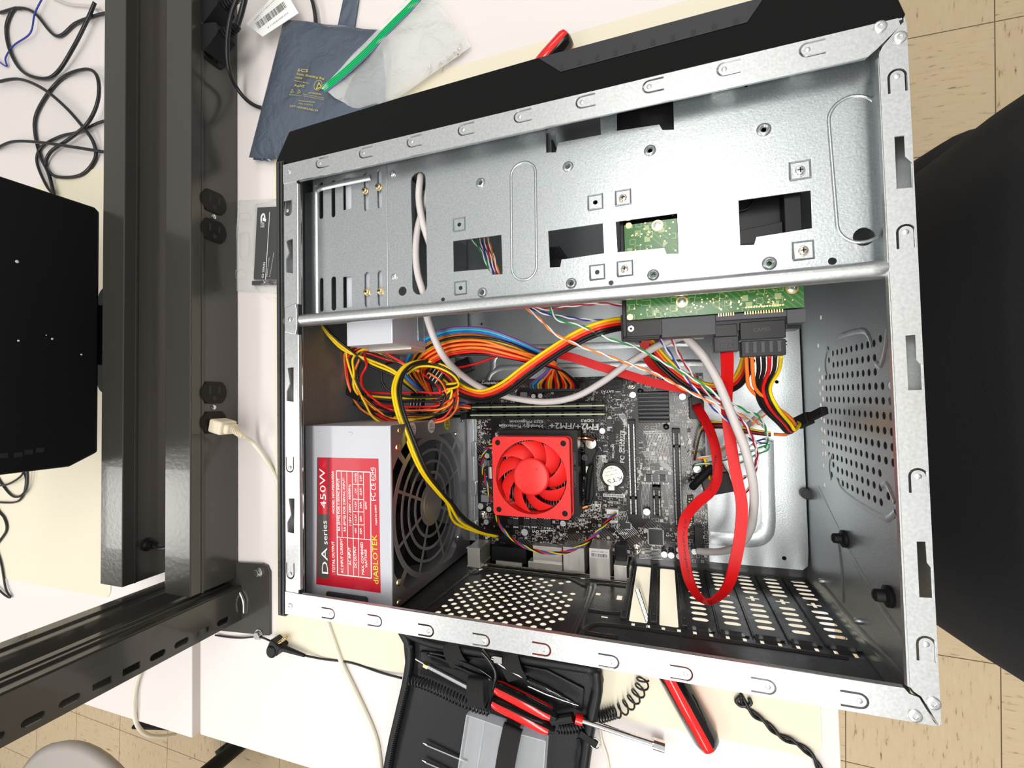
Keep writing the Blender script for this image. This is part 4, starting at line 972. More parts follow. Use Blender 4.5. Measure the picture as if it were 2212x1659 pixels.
sk('PCI Express', 1379, 1058, 1388, 1000, 2.6); sk('SATA3', 1491, 913, 1491, 878, 2.4); sk('F_AUDIO', 1527, 1130, 1528, 1102, 1.8); sk('BIOS', 1404, 1010, 1388, 1010, 2.4); sk('M BIOS', 1445, 1042, 1385, 1041, 2.0); sk('GA-F2A68HM-HD2', 1430, 930, 1390, 931, 1.4)
p = B(1400, 834)
for rr in (7,): b.sheet(circ(p[0], p[1], rr, 28), [circ(p[0], p[1], rr-.8, 28)], .1, Matrix.Translation((0, 0, BZ+.06)))
sk('Pb', 1406, 830, 1393, 830, 4)
for q in [(1380, 940, 1390, 975), (1384, 985, 1406, 995)]:
    a, c = B(q[0], q[1]), B(q[2], q[3])
b.build('silkscreen', 'silk', board)['kind'] = 'stuff'
b = MB(); random.seed(5)
def tr(x0, y0, x1, y1, dx, dy, n_, bend):
    for i in range(n_):
        P_ = [(x0+dx*i, y0+dy*i), ((x0+x1)/2+dx*i, y0+dy*i+bend*.2), ((x0+x1)/2+dx*i+bend, (y0+y1)/2+dy*i), (x1+dx*i+bend, y1+dy*i)]
        Q_ = [B(*q_, BZ+.03) for q_ in P_]
        for a_, c_ in zip(Q_, Q_[1:]):
            d_ = (c_-a_); 
            if d_.length < .01: continue
            d_ = d_.normalized().cross(Vector(UP))*.14; b.add([tuple(a_-d_), tuple(c_-d_), tuple(c_+d_), tuple(a_+d_)], [(3, 2, 1, 0)])
tr(1390, 935, 1400, 1000, 3.2, 0, 14, 6); tr(1385, 1045, 1392, 1120, 3, 0, 6, -4); tr(1436, 1045, 1440, 1130, 2.6, 0, 6, 6); tr(1302, 1118, 1345, 1165, 3.2, -1.5, 10, 5); tr(1318, 880, 1346, 920, 2.6, 2, 8, 6)
tr(1255, 872, 1300, 880, 0, 2.6, 6, 8); tr(1290, 985, 1300, 1060, 2.2, 0, 6, -6); tr(1381, 1185, 1430, 1188, 0, 3, 8, 3); tr(1385, 975, 1440, 1005, 1.5, 2.4, 8, 5)
b.build('circuit_trace', 'silk', board)['kind'] = 'stuff'
a, c = B(1303, 1066), B(1350, 1075); b = MB().box(a[0], c[0], c[1], a[1], BZ, BZ+.15, m='white')
random.seed(2); x = a[0]+1
while x < c[0]-1.5: k = random.uniform(.2, .7); b.box(x, x+k, c[1]+.6, a[1]-.6, BZ+.15, BZ+.2, m='print_black'); x += k+random.uniform(.2, .6)
b.build('barcode_sticker', 'white', mb)
# mounting screws
for x, y in [(1364, 832), (1375, 1186), (1042, 1112), (1042, 841)]:
    p = B(x, y); s_ = MB().lathe([(4.4, 0), (4.2, .2), (3.3, .3), (3.2, 1.6), (2.4, 2.2), (.1, 2.3)], p, UP, 22).build('screw', 'nickel', mb, smooth=True)
    MB().box(p[0]-1.7, p[0]+1.7, p[1]-.35, p[1]+.35, BZ+2.2, BZ+2.4).box(p[0]-.35, p[0]+.35, p[1]-1.7, p[1]+1.7, BZ+2.2, BZ+2.4).build('cross_recess', 'slot_shadow', s_)
# sockets: ATX power, CPU power, SATA, fan and pin headers
comp('power_socket', 1147, 829, 1256, 845, 12, 'black_plastic', .4); comp('cpu_power_socket', 1062, 1145, 1100, 1165, 12, 'black_plastic', .4)
for x0, x1 in ((1271, 1302), (1307, 1344)): 
    s_ = comp('sata_socket', x0, 820, x1, 838, 9, 'black_plastic', .4); a, c = W(x0+5, 825, BZ+9), W(x1-5, 833, BZ+9); MB().box(a[0], c[0], c[1], a[1], BZ+8.9, BZ+9.1).build('socket_hole', 'slot_shadow', s_)
comp('sata_socket', 1488, 858, 1520, 905, 7, 'black_plastic', .4)
f_ = comp('fan_header', 1310, 1100, 1336, 1112, 8, 'wire_white', .3); 
comp('fan_header', 1314, 935, 1329, 958, 4, 'black_plastic', .2)
comp('crystal', 1314, 1123, 1337, 1133, 3, 'steel', 1.2); 
b = MB()
for i in range(9):
    for j in range(2): p = B(1488+j*5, 1075+i*6); b.box(p[0]-.3, p[0]+.3, p[1]-.3, p[1]+.3, BZ, BZ+6)
for i in range(4):
    for j in range(2): p = B(1509+j*6, 1000+i*6); b.box(p[0]-.3, p[0]+.3, p[1]-.3, p[1]+.3, BZ, BZ+6)
b.build('pin_header', 'gold', mb)['kind'] = 'stuff'
comp('pin_header_base', 1484, 1070, 1500, 1130, 2, 'black_plastic', .2); comp('audio_header', 1500, 1138, 1520, 1185, 8, 'black_plastic', .3)
# rear ports
def port(name, x0, x1, y1, z1, m_, z0=BZ, lab=None, y0=2.5):
    return MB().box(x0, x1, y0, y1, z0, z1).build(name, m_, mb, bevel=.4, label=lab)
def PX(x, y, z): return W(x, y, z)[0]
p_ = port('keyboard_port', 102.6, 116, 20, 39, 'port_metal'); MB().box(102, 117, 19.4, 20.6, 36, 39.6).box(102.4, 116.6, 1, 2.6, 10, 39.5).build('flange', 'port_metal', p_)
p_ = port('vga_port', PX(1060, 1180, 24), PX(1135, 1180, 24), 18, 22, 'black_plastic'); MB().box(PX(1070, 1190, 24), PX(1126, 1190, 24), .5, 4, 14, 23).build('shell', 'port_metal', p_)
p_ = port('dvi_port', PX(1150, 1180, 22), PX(1213, 1180, 22), 22, 21, 'port_metal'); MB().box(PX(1140, 1190, 24), PX(1214, 1190, 24), .5, 7, 12, 24).build('shell', 'port_metal', p_, bevel=.4)
p_ = port('usb_port', PX(1216, 1190, 32), PX(1262, 1190, 32), 27, 32, 'port_metal'); b = MB()
for x in (1228, 1250): xx = PX(x, 1190, 32); b.box(xx-.5, xx+.5, 6, 20, 32, 32.6)
b.build('rib', 'port_metal', p_, bevel=.2)
xa, xb = PX(1272, 1190, 38), PX(1317, 1190, 38)
p_ = port('network_port', xa, xb, 30, 38, 'port_metal'); b = MB().box(xa+.8, xb-.8, 22, 29, 38, 38.2, m='white')
b.text('1C18001E0947', (xb-2, 28.2, 38.2), (xa+2, 28.2, 38.2), UP, .05, 1.6, 'print_black'); x = xa+2
while x < xb-2.5: k = random.uniform(.2, .6); b.box(x, x+k, 22.6, 25.8, 38.2, 38.26, m='print_black'); x += k+random.uniform(.2, .6)
b.build('barcode_sticker', 'white', p_)
xa, xb = PX(1325, 1200, 36), PX(1353, 1200, 36)
p_ = port('audio_port', xa, xb, 16, 36, 'port_metal'); MB().box(xa+.5, xb-1, 16.2, 30, BZ, 24).build('socket_body', 'black_plastic', p_, bevel=.4)

# ================================================================ memory modules
for i, (y, lab) in enumerate([(880, 'green-edged memory stick in the slot farther from the red fan'), (897, 'green-edged memory stick in the slot nearer the red fan')]):
    a = W(1016, y, 41.5); r = thing('memory_module', lab, 'memory', (a[0]+66, a[1], BZ+7), 'memory sticks standing side by side')
    MB().box(a[0], a[0]+133.3, a[1]-.65, a[1]+.65, BZ+7, 41.5).build('circuit_board', 'ram_edge', r)
    b = MB()
    for k in range(8):
        for s_ in (-1, 1): x = a[0]+8+k*14.6; b.box(x, x+11.5, a[1]+s_*1.25-.55, a[1]+s_*1.25+.55, 24, 39.5)
    b.box(a[0]+2, a[0]+126, a[1]+2.0, a[1]+2.4, 21, 40.6); b.box(a[0]+2, a[0]+126, a[1]-2.4, a[1]-2.0, 21, 40.6)
    b.build('heat_spreader', 'heatsink_black', r)

# ================================================================ processor cooler
cl = thing('cpu_cooler', 'processor cooler with a red fan on black and silver fins', 'cooler', (176, 96, BZ))
FZ = 66
k4 = [W(x, y, FZ) for x, y in [(1061, 943), (1229, 945), (1234, 1119), (1068, 1117)]]
fx0 = (k4[0][0]+k4[3][0])/2; fx1 = (k4[1][0]+k4[2][0])/2; fy1 = (k4[0][1]+k4[1][1])/2; fy0 = (k4[2][1]+k4[3][1])/2; fcx, fcy = (fx0+fx1)/2, (fy0+fy1)/2; hw = (fx1-fx0)/2; hh_ = (fy1-fy0)/2
T = Matrix.Translation((fcx, fcy, 0))
corner = [circ(sx*(hw-5.4), sy*(hh_-5.4), 2.6, 14) for sx in (-1, 1) for sy in (-1, 1)]
b = MB().sheet(rrect(-hw, hw, -hh_, hh_, 4), [circ(0, 0, hw-3.0, 48)]+corner, 2.5, T @ Matrix.Translation((0, 0, FZ-1.25)))
ring = circ(0, 0, hw-3.0, 48); 
b.sheet(circ(0, 0, hw-1.6, 48), [ring], 14, T @ Matrix.Translation((0, 0, FZ-8)))
b.sheet(rrect(-hw, hw, -hh_, hh_, 4), [circ(0, 0, hw-3.0, 48)]+corner, 2, T @ Matrix.Translation((0, 0, FZ-14)))
for sx in (-1, 1):
    for sy in (-1, 1): b.sheet(circ(sx*(hw-5.4), sy*(hh_-5.4), 4.6, 18), [circ(sx*(hw-5.4), sy*(hh_-5.4), 3.4, 14)], 12, T @ Matrix.Translation((0, 0, FZ-7)))
for k in range(4): a = PI/4+PI/2*k+.2; b.add(*[[tuple(Vector((fcx+math.cos(a)*r_-math.sin(a)*w_, fcy+math.sin(a)*r_+math.cos(a)*w_, z_))) for r_ in (14, hw-2) for w_ in (-1.3, 1.3) for z_ in (FZ-14, FZ-12)], [(0, 1, 3, 2), (4, 6, 7, 5), (0, 4, 5, 1), (2, 3, 7, 6), (0, 2, 6, 4), (1, 5, 7, 3)]])
b.build('fan_frame', 'red_plastic', cl, bevel=.4)
hub = 17.0
b = MB().lathe([(hub, -11), (hub, -2.2), (hub-1, -1.2), (hub-2.2, -.8), (.1, -.7)], (fcx, fcy, FZ), UP, 48)
for x, y in [(6, 7), (-8.4, .8), (5.4, -9), (-5, -9.5)]: b.lathe([(1.1, 0), (.9, .35), (.4, .4), (.35, .1), (.05, .1)], (fcx+x, fcy+y, FZ-.75), UP, 12)
b.build('fan_hub', 'red_plastic', cl, smooth=True)
for k in range(9):
    # swept blades, curved in plan and pitched
    a0 = 2*PI*k/9+.35; v = []; fc = []; nr, nc = 9, 5; R0, R1 = hub-.6, hw-4.2
    for i in range(nr):
        t = i/(nr-1); r_ = R0+(R1-R0)*t
        sweep = .62*t**1.1
        wd_ = .40-.10*t+.05*math.sin(PI*t)
        for j in range(nc):
            s_ = j/(nc-1)-.5; th = a0+sweep+s_*wd_*2*.72+ (-.1*t if s_ < 0 else 0)
            v.append((fcx+r_*math.cos(th), fcy+r_*math.sin(th), FZ-6.0+6.8*s_+1.0*math.sin(PI*(s_+.5))))
    n1 = len(v); v += [(x, y, z-.9) for x, y, z in v]
    for i in range(nr-1):
        for j in range(nc-1):
            q = i*nc+j; fc.append((q, q+nc, q+nc+1, q+1)); fc.append((n1+q, n1+q+1, n1+q+nc+1, n1+q+nc))
    for i in range(nr-1):
        for j in (0, nc-1): q = i*nc+j; fc.append((q, n1+q, n1+q+nc, q+nc))
    for j in range(nc-1):
        q = (nr-1)*nc+j; fc.append((q, q+1, n1+q+1, n1+q))
    MB().add(v, fc).build('fan_blade', 'red_plastic', cl, smooth=True)
for sx in (-1, 1):
    for sy in (-1, 1): MB().cyl((fcx+sx*(hw-5.4), fcy+sy*(hh_-5.4), FZ-6), (fcx+sx*(hw-5.4), fcy+sy*(hh_-5.4), FZ-3), 2.6, 14).build('screw', 'matte_black', cl)
# finned heatsink and black shroud
b = MB().box(fcx-34, fcx+34, fcy-32, fcy+32, BZ+6, BZ+14)
for i in range(26): x = fcx-33+i*66/25; b.box(x-.35, x+.35, fcy-33, fcy+33, BZ+14, FZ-16)
b.build('fins', 'fin', cl)
a, c = W(1063, 930, 50), W(1252, 1125, 50)
b = MB(); sx0, sx1, sy0, sy1 = fx0+1, W(1250, 1030, 50)[0], fcy-hh_-1, W(1150, 929, 50)[1]
b.sheet(rect(sx0, sx1, sy0, sy1), [rect(fx0+4, fx1-3, fcy-hh_+4, fcy+hh_-3)], 2, Matrix.Translation((0, 0, 50)))
b.box(sx0, sx1, sy1-1.5, sy1, 34, 50); b.box(sx1-1.5, sx1, sy0, sy1, 34, 50); b.box(sx0, sx1, sy0, sy0+1.5, 34, 50)
sh = b.build('shroud', 'black_plastic', cl, bevel=.5)
b = MB(); b.text('Cooler Master', (sx1-2.2, fcy-10, 51), (sx1-2.2, fcy+22, 51), UP, .3, 3.6, bold=.2); b.build('raised_lettering', 'grey_plastic', sh)
# retention bracket with lever on the right of the fan
b = MB()
x_, = (sx1+3,)
b.tube([W(1256, 946, 30), W(1268, 946, 30), W(1282, 950, 26)], 2.2, 10); b.build('heat_pipe', 'copper', cl, smooth='all')
MB().tube([W(1256, 1098, 30), W(1270, 1094, 28)], 2.2, 10).build('heat_pipe', 'copper', cl, smooth='all')
b = MB().prism([tuple(W(x, y, 26)[:2]) for x, y in [(1262, 960), (1283, 955), (1290, 975), (1282, 990), (1284, 1070), (1276, 1092), (1262, 1092)]], BZ, 26); b.build('mounting_bracket', 'black_plastic', cl, bevel=1)
p = W(1276, 958, 27); MB().lathe([(5, -3), (5, 0), (2.8, .2), (2.6, 1.4), (.1, 1.6)], p, UP, 18).build('bracket_screw', 'nickel', cl, smooth=True)
MB().tube([W(1268, 1030, 30), W(1278, 1005, 32), W(1272, 1035, 30), W(1268, 1085, 28)], 2.4, 8).build('lever', 'matte_black', cl, smooth='all')
p = W(1272, 1015, 30); MB().cbox((p[0], p[1], 28), 7, 8, 4).build('clip', 'nickel', cl, bevel=1)
p = W(1264, 988, 27); MB().lathe([(3, 0), (3, 2), (1.4, 2), (1.3, .5), (.1, .5)], p, UP, 16).build('peg', 'dark_plastic', cl, smooth=True)
# ================================================================ wiring inside the case
def wires(name, label, cat, specs, r=1.1, group=None, base=None, n=7, smooth=7):
    # specs: (colour, [(px,py,z) ...])
    p0 = W(*specs[0][1][0]); t = thing(name, label, cat, base or (p0[0], p0[1], p0[2]), group)
    for col, P_ in specs:
        o_ = MB().tube([W(*q) for q in P_], r, n, smooth=smooth).build('wire', 'wire_'+col, t, smooth='all'); o_['label'] = ('dark red' if col == 'darkred' else col)+' wire'
    return t
def fan_out(path, k, n_, sp, jit=0, zs=1.6, rows=2, twist=0., seed=0):
    # k-th strand of a loose bundle following a picture path
    rnd = random.Random(seed*100+k); out = []
    for i, (x, y, z) in enumerate(path):
        a = path[max(i-1, 0)]; c = path[min(i+1, len(path)-1)]; dx, dy = c[0]-a[0], c[1]-a[1]; l = math.hypot(dx, dy) or 1
        if rows == 1: u, w_ = (k-(n_-1)/2), 0
        else: u, w_ = (k//rows-(n_/rows-1)/2), (k % rows)
        if twist:
            ang = twist*i + 2*PI*k/n_; R_ = math.sqrt(n_)*.55; u, w_ = R_*math.cos(ang), R_*math.sin(ang)
        s_ = sp[i] if isinstance(sp, (list, tuple)) else sp
        o_ = u*s_+rnd.uniform(-jit, jit)
        out.append((x-dy/l*o_, y+dx/l*o_, z+w_*zs+rnd.uniform(-jit, jit)*.2))
    return out
# main supply loom: sweeps from the tangle over to the board's long socket
main = [(905, 845, 52), (893, 812, 60), (897, 780, 74), (925, 752, 92), (975, 733, 104), (1040, 731, 106), (1105, 748, 100), (1160, 768, 88), (1200, 779, 78)]
cols = ['purple', 'teal', 'blue', 'yellow', 'orange', 'black', 'red', 'yellow', 'orange', 'black', 'red', 'orange', 'black', 'red', 'orange', 'black', 'orange', 'red', 'black', 'black']
spc = [3.6, 3.9, 4.2, 4.6, 4.6, 4.2, 3.4, 2.5, 2.2]
specs = []
for k, c_ in enumerate(cols):
    P_ = []
    rnd = random.Random(k)
    for i, (x, y, z) in enumerate(main):
        a = main[max(i-1, 0)]; c = main[min(i+1, len(main)-1)]; dx, dy = c[0]-a[0], c[1]-a[1]; l = math.hypot(dx, dy)
        u = ((k*.95-5.0) if k < 4 else (k*.62-3.7))*spc[i]*1.0 + (rnd.uniform(-3, 3) if i > 5 and k > 2 else rnd.uniform(-.6, .6)); P_.append((x-dy/l*u, y+dx/l*u, z+((k % 3)*3.4-2 if k > 2 else 4)))
    # curl back into the tangle at the start
    P_ = [(1000+rnd.uniform(-30, 30), 872+k*.9, 40+k % 4*2), (945, 862+k*.6, 46+k % 3*2)] + P_[1:]
    ex = 1148+k*5.3
    P_ += [((P_[-1][0]+ex)/2+rnd.uniform(-4, 4), 805, 58-(k % 2)*4), (ex, 828, 34), (ex, 840, 20)]
    specs.append((c_, P_))
order = ['orange', 'yellow', 'yellow', 'purple', 'grey', 'black', 'red', 'black', 'red', 'black', 'black', 'orange', 'orange', 'black', 'blue', 'orange', 'teal', 'red', 'orange', 'orange']
wires('main_power_loom', 'rainbow coloured wire loom arching to the long black board socket', 'wire loom', specs, 1.15)
# drive power loom running right under the hard drive and on to its plug
dl = [(985, 838, 62), (1010, 850, 70), (1045, 855, 78), (1090, 838, 92), (1140, 800, 106), (1195, 762, 118), (1250, 728, 128), (1300, 708, 132), (1350, 700, 118), (1380, 712, 100), (1402, 745, 84), (1440, 790, 74), (1490, 828, 74), (1540, 842, 82), (1585, 830, 92), (1606, 805, 108), (1616, 775, 126)]
specs = []
for k, c_ in enumerate(['yellow', 'orange', 'red', 'black', 'black']):
    specs.append((c_, fan_out(dl, k, 5, 6.0, 1., rows=1, seed=2)))
t = wires('drive_power_loom', 'five coloured wires crossing the board up to the hard drive', 'wire loom', specs, 1.25)
dn = [(1650, 768, 138), (1652, 800, 124), (1640, 840, 108), (1652, 885, 92), (1678, 918, 74), (1695, 938, 52)]
cl2 = ['orange', 'orange', 'black', 'black', 'red', 'black', 'yellow']
specs = []
for k, c_ in enumerate(cl2):
    x = 1612+k*12.5; h_ = k*3.2
    P_ = [(x, 768, 138), (x-(3-k)*-1.5, 800, 126-k), (1618+k*7.5, 840, 112-k), (1630+k*8.2, 880, 94+k), (1668+k*6.5, 915, 74+k), (1690+k*4.5, 936-k*1.2, 62+k*2), (1706+k*3.5, 938-k*3.4, 56+k), (1724, 915-k, 54)]
    if c_ == 'orange': P_ = [(x, 768, 138), (x+2, 805, 126), (x+8, 840, 112), (1655+k*10, 868+k*3, 96), (1700+k*4, 896+k*4, 82), (1716, 918+k*3, 66), (1700, 938, 56), (1672, 938, 52)]
    specs.append((c_, P_))
t = wires('drive_power_tail', 'coloured wires hanging from the hard drive plug to a black connector', 'wire loom', specs, 1.25)
a, c = W(1728, 912, 54), W(1786, 884, 84)
d = (c-a).normalized(); T = FR(a, d, Vector((0, 1, 0)))
MB().box(-4, 13, -4.4, 4.4, -3, 3, T).box(13, 31, -2.8, 2.8, -2.4, 2.4, T).build('end_connector', 'matte_black', t, bevel=.6)
# processor power leads
cp = [(985, 800, 60), (930, 780, 86), (880, 790, 104), (858, 830, 116), (862, 880, 124), (885, 945, 124), (915, 1015, 112), (952, 1065, 92), (972, 1088, 78), (1000, 1122, 60), (1040, 1148, 40), (1078, 1157, 26)]
specs = []
for k, c_ in enumerate(['yellow', 'yellow', 'black', 'black']):
    P_ = [(x+(k-1.5)*5.4*(1 if 2 < i < 7 else .7)-(0 if i < 2 else 0), y+(k-1.5)*(-1.5 if i > 8 else 0), z+(k % 2)*1.5) for i, (x, y, z) in enumerate(cp)]
    if k < 2: P_[9] = (P_[9][0]-12+k*8, P_[9][1]+4, P_[9][2])
    specs.append((c_, P_))
t = wires('processor_power_lead', 'yellow and black wires running down over the fan grille to the board', 'wire loom', specs, 1.35)
p = W(968, 1083, 80); MB().tube([p+Vector((4.5*math.cos(i*PI/5), 3*math.sin(i*PI/5), 2*math.sin(i*PI/5))) for i in range(11)], .7, 6).build('cable_tie', 'black_plastic', t, smooth='all')
# looped spare leads left of the board
specs = []
loops = [(748, 762, 100), (742, 800, 96), (752, 845, 90), (785, 885, 84), (830, 915, 80), (890, 922, 76), (950, 915, 70), (985, 890, 66), (993, 850, 66), (975, 815, 62), (940, 790, 66)]
for k, c_ in enumerate(['orange', 'red', 'black', 'yellow', 'orange', 'black', 'red']):
    rnd = random.Random(k+40); cx, cy = 868, 835; sc = 1-.055*k
    P_ = [((x-cx)*sc+cx+rnd.uniform(-5, 5), (y-cy)*sc*(.95+rnd.uniform(-.06, .06))+cy+rnd.uniform(-4, 4), z+rnd.uniform(-5, 5)+k) for x, y, z in loops]
    P_ = [(905+rnd.uniform(-10, 10), 800+rnd.uniform(-8, 8), 84), (840+rnd.uniform(-6, 6), 765+k*2, 96), (790, 745+k*3, 102)] + P_
    specs.append((c_, P_))
for k, c_ in enumerate(['yellow', 'yellow', 'black']):
    specs.append((c_, [(692+k*3, 700, 126), (712+k*2, 728-k*3, 120), (745+k*2, 758-k*4, 112), (800, 778+k*6, 104), (850, 800+k*6, 98), (880, 828+k*3, 90), (900, 850, 80)]))
specs.append(('yellow', [(756, 740, 108), (748, 762, 106), (760, 810, 100), (788, 870, 92), (810, 905, 88), (850, 918, 86), (900, 905, 80)]))
specs.append(('black', [(745, 770, 90), (722, 790, 86), (716, 820, 84), (730, 850, 84), (780, 880, 82), (850, 900, 80)]))
specs.append(('black', [(860, 780, 92), (830, 790, 90), (826, 825, 88), (850, 850, 84), (900, 858, 80), (960, 856, 76)]))
for k, c_ in enumerate(['red', 'yellow', 'black', 'red', 'orange', 'black']):
    yy = 850+k*9; specs.append((c_, [(770+k*8, yy-6, 82), (840, yy, 80), (900, yy+rnd.uniform(-4, 4), 78), (950, yy-2, 74), (978, yy-20, 70), (985, 835-k, 66)]))
for k, c_ in enumerate(['yellow', 'black', 'yellow']):
    specs.append((c_, [(880, 800+k*4, 90), (905, 782+k*5, 92), (945, 784+k*5, 90), (980, 802+k*5, 84), (990, 825+k*4, 78), (965, 830+k*6, 72)]))
t = wires('spare_power_lead', 'tangle of looped orange, red, yellow and black spare leads beside the board', 'wire loom', specs, 1.15)
def conn(parent, x, y, z, ln, wd, ang, pins=4, name='connector', h=6):
    c = W(x, y, z); T = Matrix.Translation(c) @ Matrix.Rotation(ang, 4, 'Z')
    s_ = MB().box(-ln/2, ln/2, -wd/2, wd/2, 0, h, T).box(-ln/2-1.5, -ln/2, -wd/2+1, wd/2-1, 1, h-1, T).build(name, 'black_plastic', parent, bevel=.6)
    b = MB()
    for i in range(pins): yy = -wd/2+wd*(i+.5)/pins; b.box(-ln*.35, ln*.3, yy-.5, yy+.5, h, h+.3, T)
    b.build('terminal', 'cap_top', s_)
    return s_
conn(t, 945, 808, 62, 20, 16, .9); conn(t, 905, 868, 66, 18, 14, 1.4); conn(t, 938, 898, 58, 16, 14, .1, 5); conn(t, 770, 850, 88, 18, 9, -.5, 0)
t = thing('drive_plug', 'black square plug on a red lead above the long board socket', 'plug', W(1005, 790, 60))
conn(t, 1008, 792, 60, 16, 13, .35, 0, 'shell', 9)
MB().tube([W(985, 795, 68), W(1030, 785, 74), W(1080, 768, 80), (W(1130, 764, 80))], 1.2, 8).build('wire', 'wire_red', t, smooth='all')
# second flat data cable, darker where it folds under itself
P_ = [(1128, 762, 66), (1180, 762, 68), (1232, 771, 70), (1290, 790, 66), (1350, 808, 62), (1410, 826, 58), (1470, 838, 56), (1530, 838, 56), (1570, 828, 60)]
pts2 = [W(*q) for q in P_]; ups2 = []
for i in range(len(pts2)):
    tt = pts2[min(i+1, len(pts2)-1)]-pts2[max(i-1, 0)]; ups2.append(Vector((tt.y, -tt.x, 2)).normalized())
t = thing('flat_data_cable', 'red flat cable running diagonally behind the twisted pairs', 'cable', pts2[0])
MB().ribbon(pts2, 7.4, 1.4, ups2).build('flat_cable', 'red_cable', t, smooth=True)
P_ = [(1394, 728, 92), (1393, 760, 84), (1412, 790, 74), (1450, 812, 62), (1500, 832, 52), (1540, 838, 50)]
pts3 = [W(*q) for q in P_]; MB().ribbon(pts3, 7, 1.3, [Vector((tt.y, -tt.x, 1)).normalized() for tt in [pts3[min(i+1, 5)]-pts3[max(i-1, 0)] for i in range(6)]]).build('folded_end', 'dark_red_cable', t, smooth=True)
# round grey cords
def cord(name, label, P_, r, m_='grey_cord', n=12):
    o_ = MB().tube([W(*q) for q in P_], r, n, smooth=8).build(name, m_, smooth='all'); return tag(o_, label, 'cable')
cord('front_panel_cable', 'thick pale grey cord looping from the cross bar over the memory', [(918, 660, 140), (924, 690, 138), (940, 735, 132), (962, 775, 122), (1000, 812, 94), (1045, 840, 72), (1100, 858, 62), (1175, 868, 60), (1240, 858, 64), (1300, 826, 68), (1350, 790, 76), (1395, 762, 84), (1432, 742, 90), (1475, 728, 92), (1520, 724, 94)], 2.9)
cord('front_panel_cable', 'thick pale grey cord hanging right of the bright red flat cable', [(1474, 722, 116), (1492, 738, 118), (1520, 770, 120), (1543, 808, 120), (1560, 845, 120), (1576, 885, 119), (1592, 925, 118), (1608, 965, 116), (1620, 1010, 112), (1628, 1055, 104), (1628, 1100, 92), (1620, 1145, 74), (1600, 1175, 56), (1565, 1190, 40), (1530, 1192, 26), (1508, 1190, 18)], 3.0)
cord('front_panel_cable', 'short grey cord behind the hanging one, ending in a black sleeve', [(1650, 890, 30), (1630, 908, 32), (1590, 948, 34), (1555, 990, 34), (1535, 1012, 32)], 3.0)
cord('front_panel_cable', 'pale grey cord in the long cage slot, bulging outward', [(916, 355, 130), (908, 385, 148), (905, 430, 150), (912, 475, 150), (924, 515, 146), (940, 560, 132)], 2.7)
cord('front_panel_cable', 'pale grey cord in the long cage slot, running behind the other', [(925, 365, 128), (926, 400, 140), (918, 440, 143), (903, 490, 146), (898, 540, 149), (902, 590, 150), (914, 632, 148), (922, 670, 132)], 2.7)
cord('sleeve', 'black sleeve on the end of a grey cord near the board edge', [(1545, 1004, 33), (1525, 1022, 31), (1505, 1042, 27), (1496, 1052, 22)], 3.4, 'matte_black')
# twisted pairs of the front panel
def pair(label, c1, c2, P_, pitch=7.5, r=.62, name='twisted_pair', third=None):
    pts_ = cr([W(*q) for q in P_], 10); fr = frames(pts_); L_acc = [0]
    for i in range(1, len(pts_)): L_acc.append(L_acc[-1]+(pts_[i]-pts_[i-1]).length)
    # resample finely
    n_ = max(12, int(L_acc[-1]/1.1)); out = []
    t = thing(name, label, 'wires', pts_[0])
    cs = [c_ for c_ in (c1, c2) if c_] + (third or [])
    for k, c_ in enumerate(cs):
        q = []; j = 0
        for i in range(n_+1):
            s_ = L_acc[-1]*i/n_
            while j < len(L_acc)-2 and L_acc[j+1] < s_: j += 1
            f_ = (s_-L_acc[j])/max(L_acc[j+1]-L_acc[j], 1e-6); p_ = pts_[j].lerp(pts_[j+1], min(max(f_, 0), 1)); tg, a_, b_ = fr[j]
            th = 2*PI*s_/pitch/1.9+2*PI*k/len(cs); R_ = r*(1.05 if len(cs) == 2 else 1.5)
            q.append(p_+a_*R_*math.cos(th)+b_*R_*math.sin(th))
        o_ = MB().tube(q, r, 6, smooth=0).build('wire', 'wire_'+c_, t, smooth='all'); o_['label'] = c_+' wire'
    return t
pw = 11
pair('orange and white twisted pair crossing diagonally above the board', 'orange', 'white', [(1135, 664, 128), (1165, 688, 130), (1200, 722, 130), (1250, 746, 128), (1310, 768, 126), (1370, 790, 124), (1425, 812, 122), (1480, 842, 118), (1535, 868, 116), (1580, 888, 106), (1620, 905, 84), (1650, 922, 60)], pw)
pair('green and white twisted pair crossing above the orange one', 'green', 'white', [(1186, 660, 128), (1205, 690, 132), (1260, 706, 132), (1310, 730, 132), (1370, 748, 130), (1420, 776, 128), (1475, 805, 126), (1520, 832, 122), (1560, 862, 118), (1600, 882, 104), (1640, 902, 84), (1656, 938, 60), (1655, 968, 44)], pw)
pair('blue and white twisted pair running right under the cross bar', 'navy', 'white', [(1138, 662, 126), (1180, 678, 128), (1230, 686, 128), (1285, 692, 126), (1350, 692, 118)], pw)
pair('red and white twisted pair nearest the cross bar', 'darkred', 'white', [(1140, 664, 126), (1190, 668, 126), (1240, 660, 124), (1300, 656, 122), (1350, 660, 116)], pw)
pair('blue and white twisted pair dropping from under the hard drive', 'navy', 'white', [(1420, 722, 118), (1436, 748, 120), (1462, 785, 120), (1492, 830, 118), (1530, 870, 112), (1568, 905, 104), (1605, 940, 84), (1640, 958, 60), (1664, 952, 44)], pw)
pair('crimson and white twisted pair dropping to the right of the blue pair', 'darkred', 'white', [(1448, 722, 112), (1465, 762, 112), (1490, 800, 110), (1525, 848, 106), (1570, 878, 100), (1600, 905, 92), (1622, 940, 84), (1635, 980, 70), (1630, 1020, 50), (1608, 1030, 34)], pw)
pair('short orange and white pair near the middle of the tray', 'orange', 'white', [(1505, 990, 30), (1530, 985, 34), (1560, 968, 38), (1600, 945, 42), (1645, 900, 46), (1672, 884, 48)], pw)
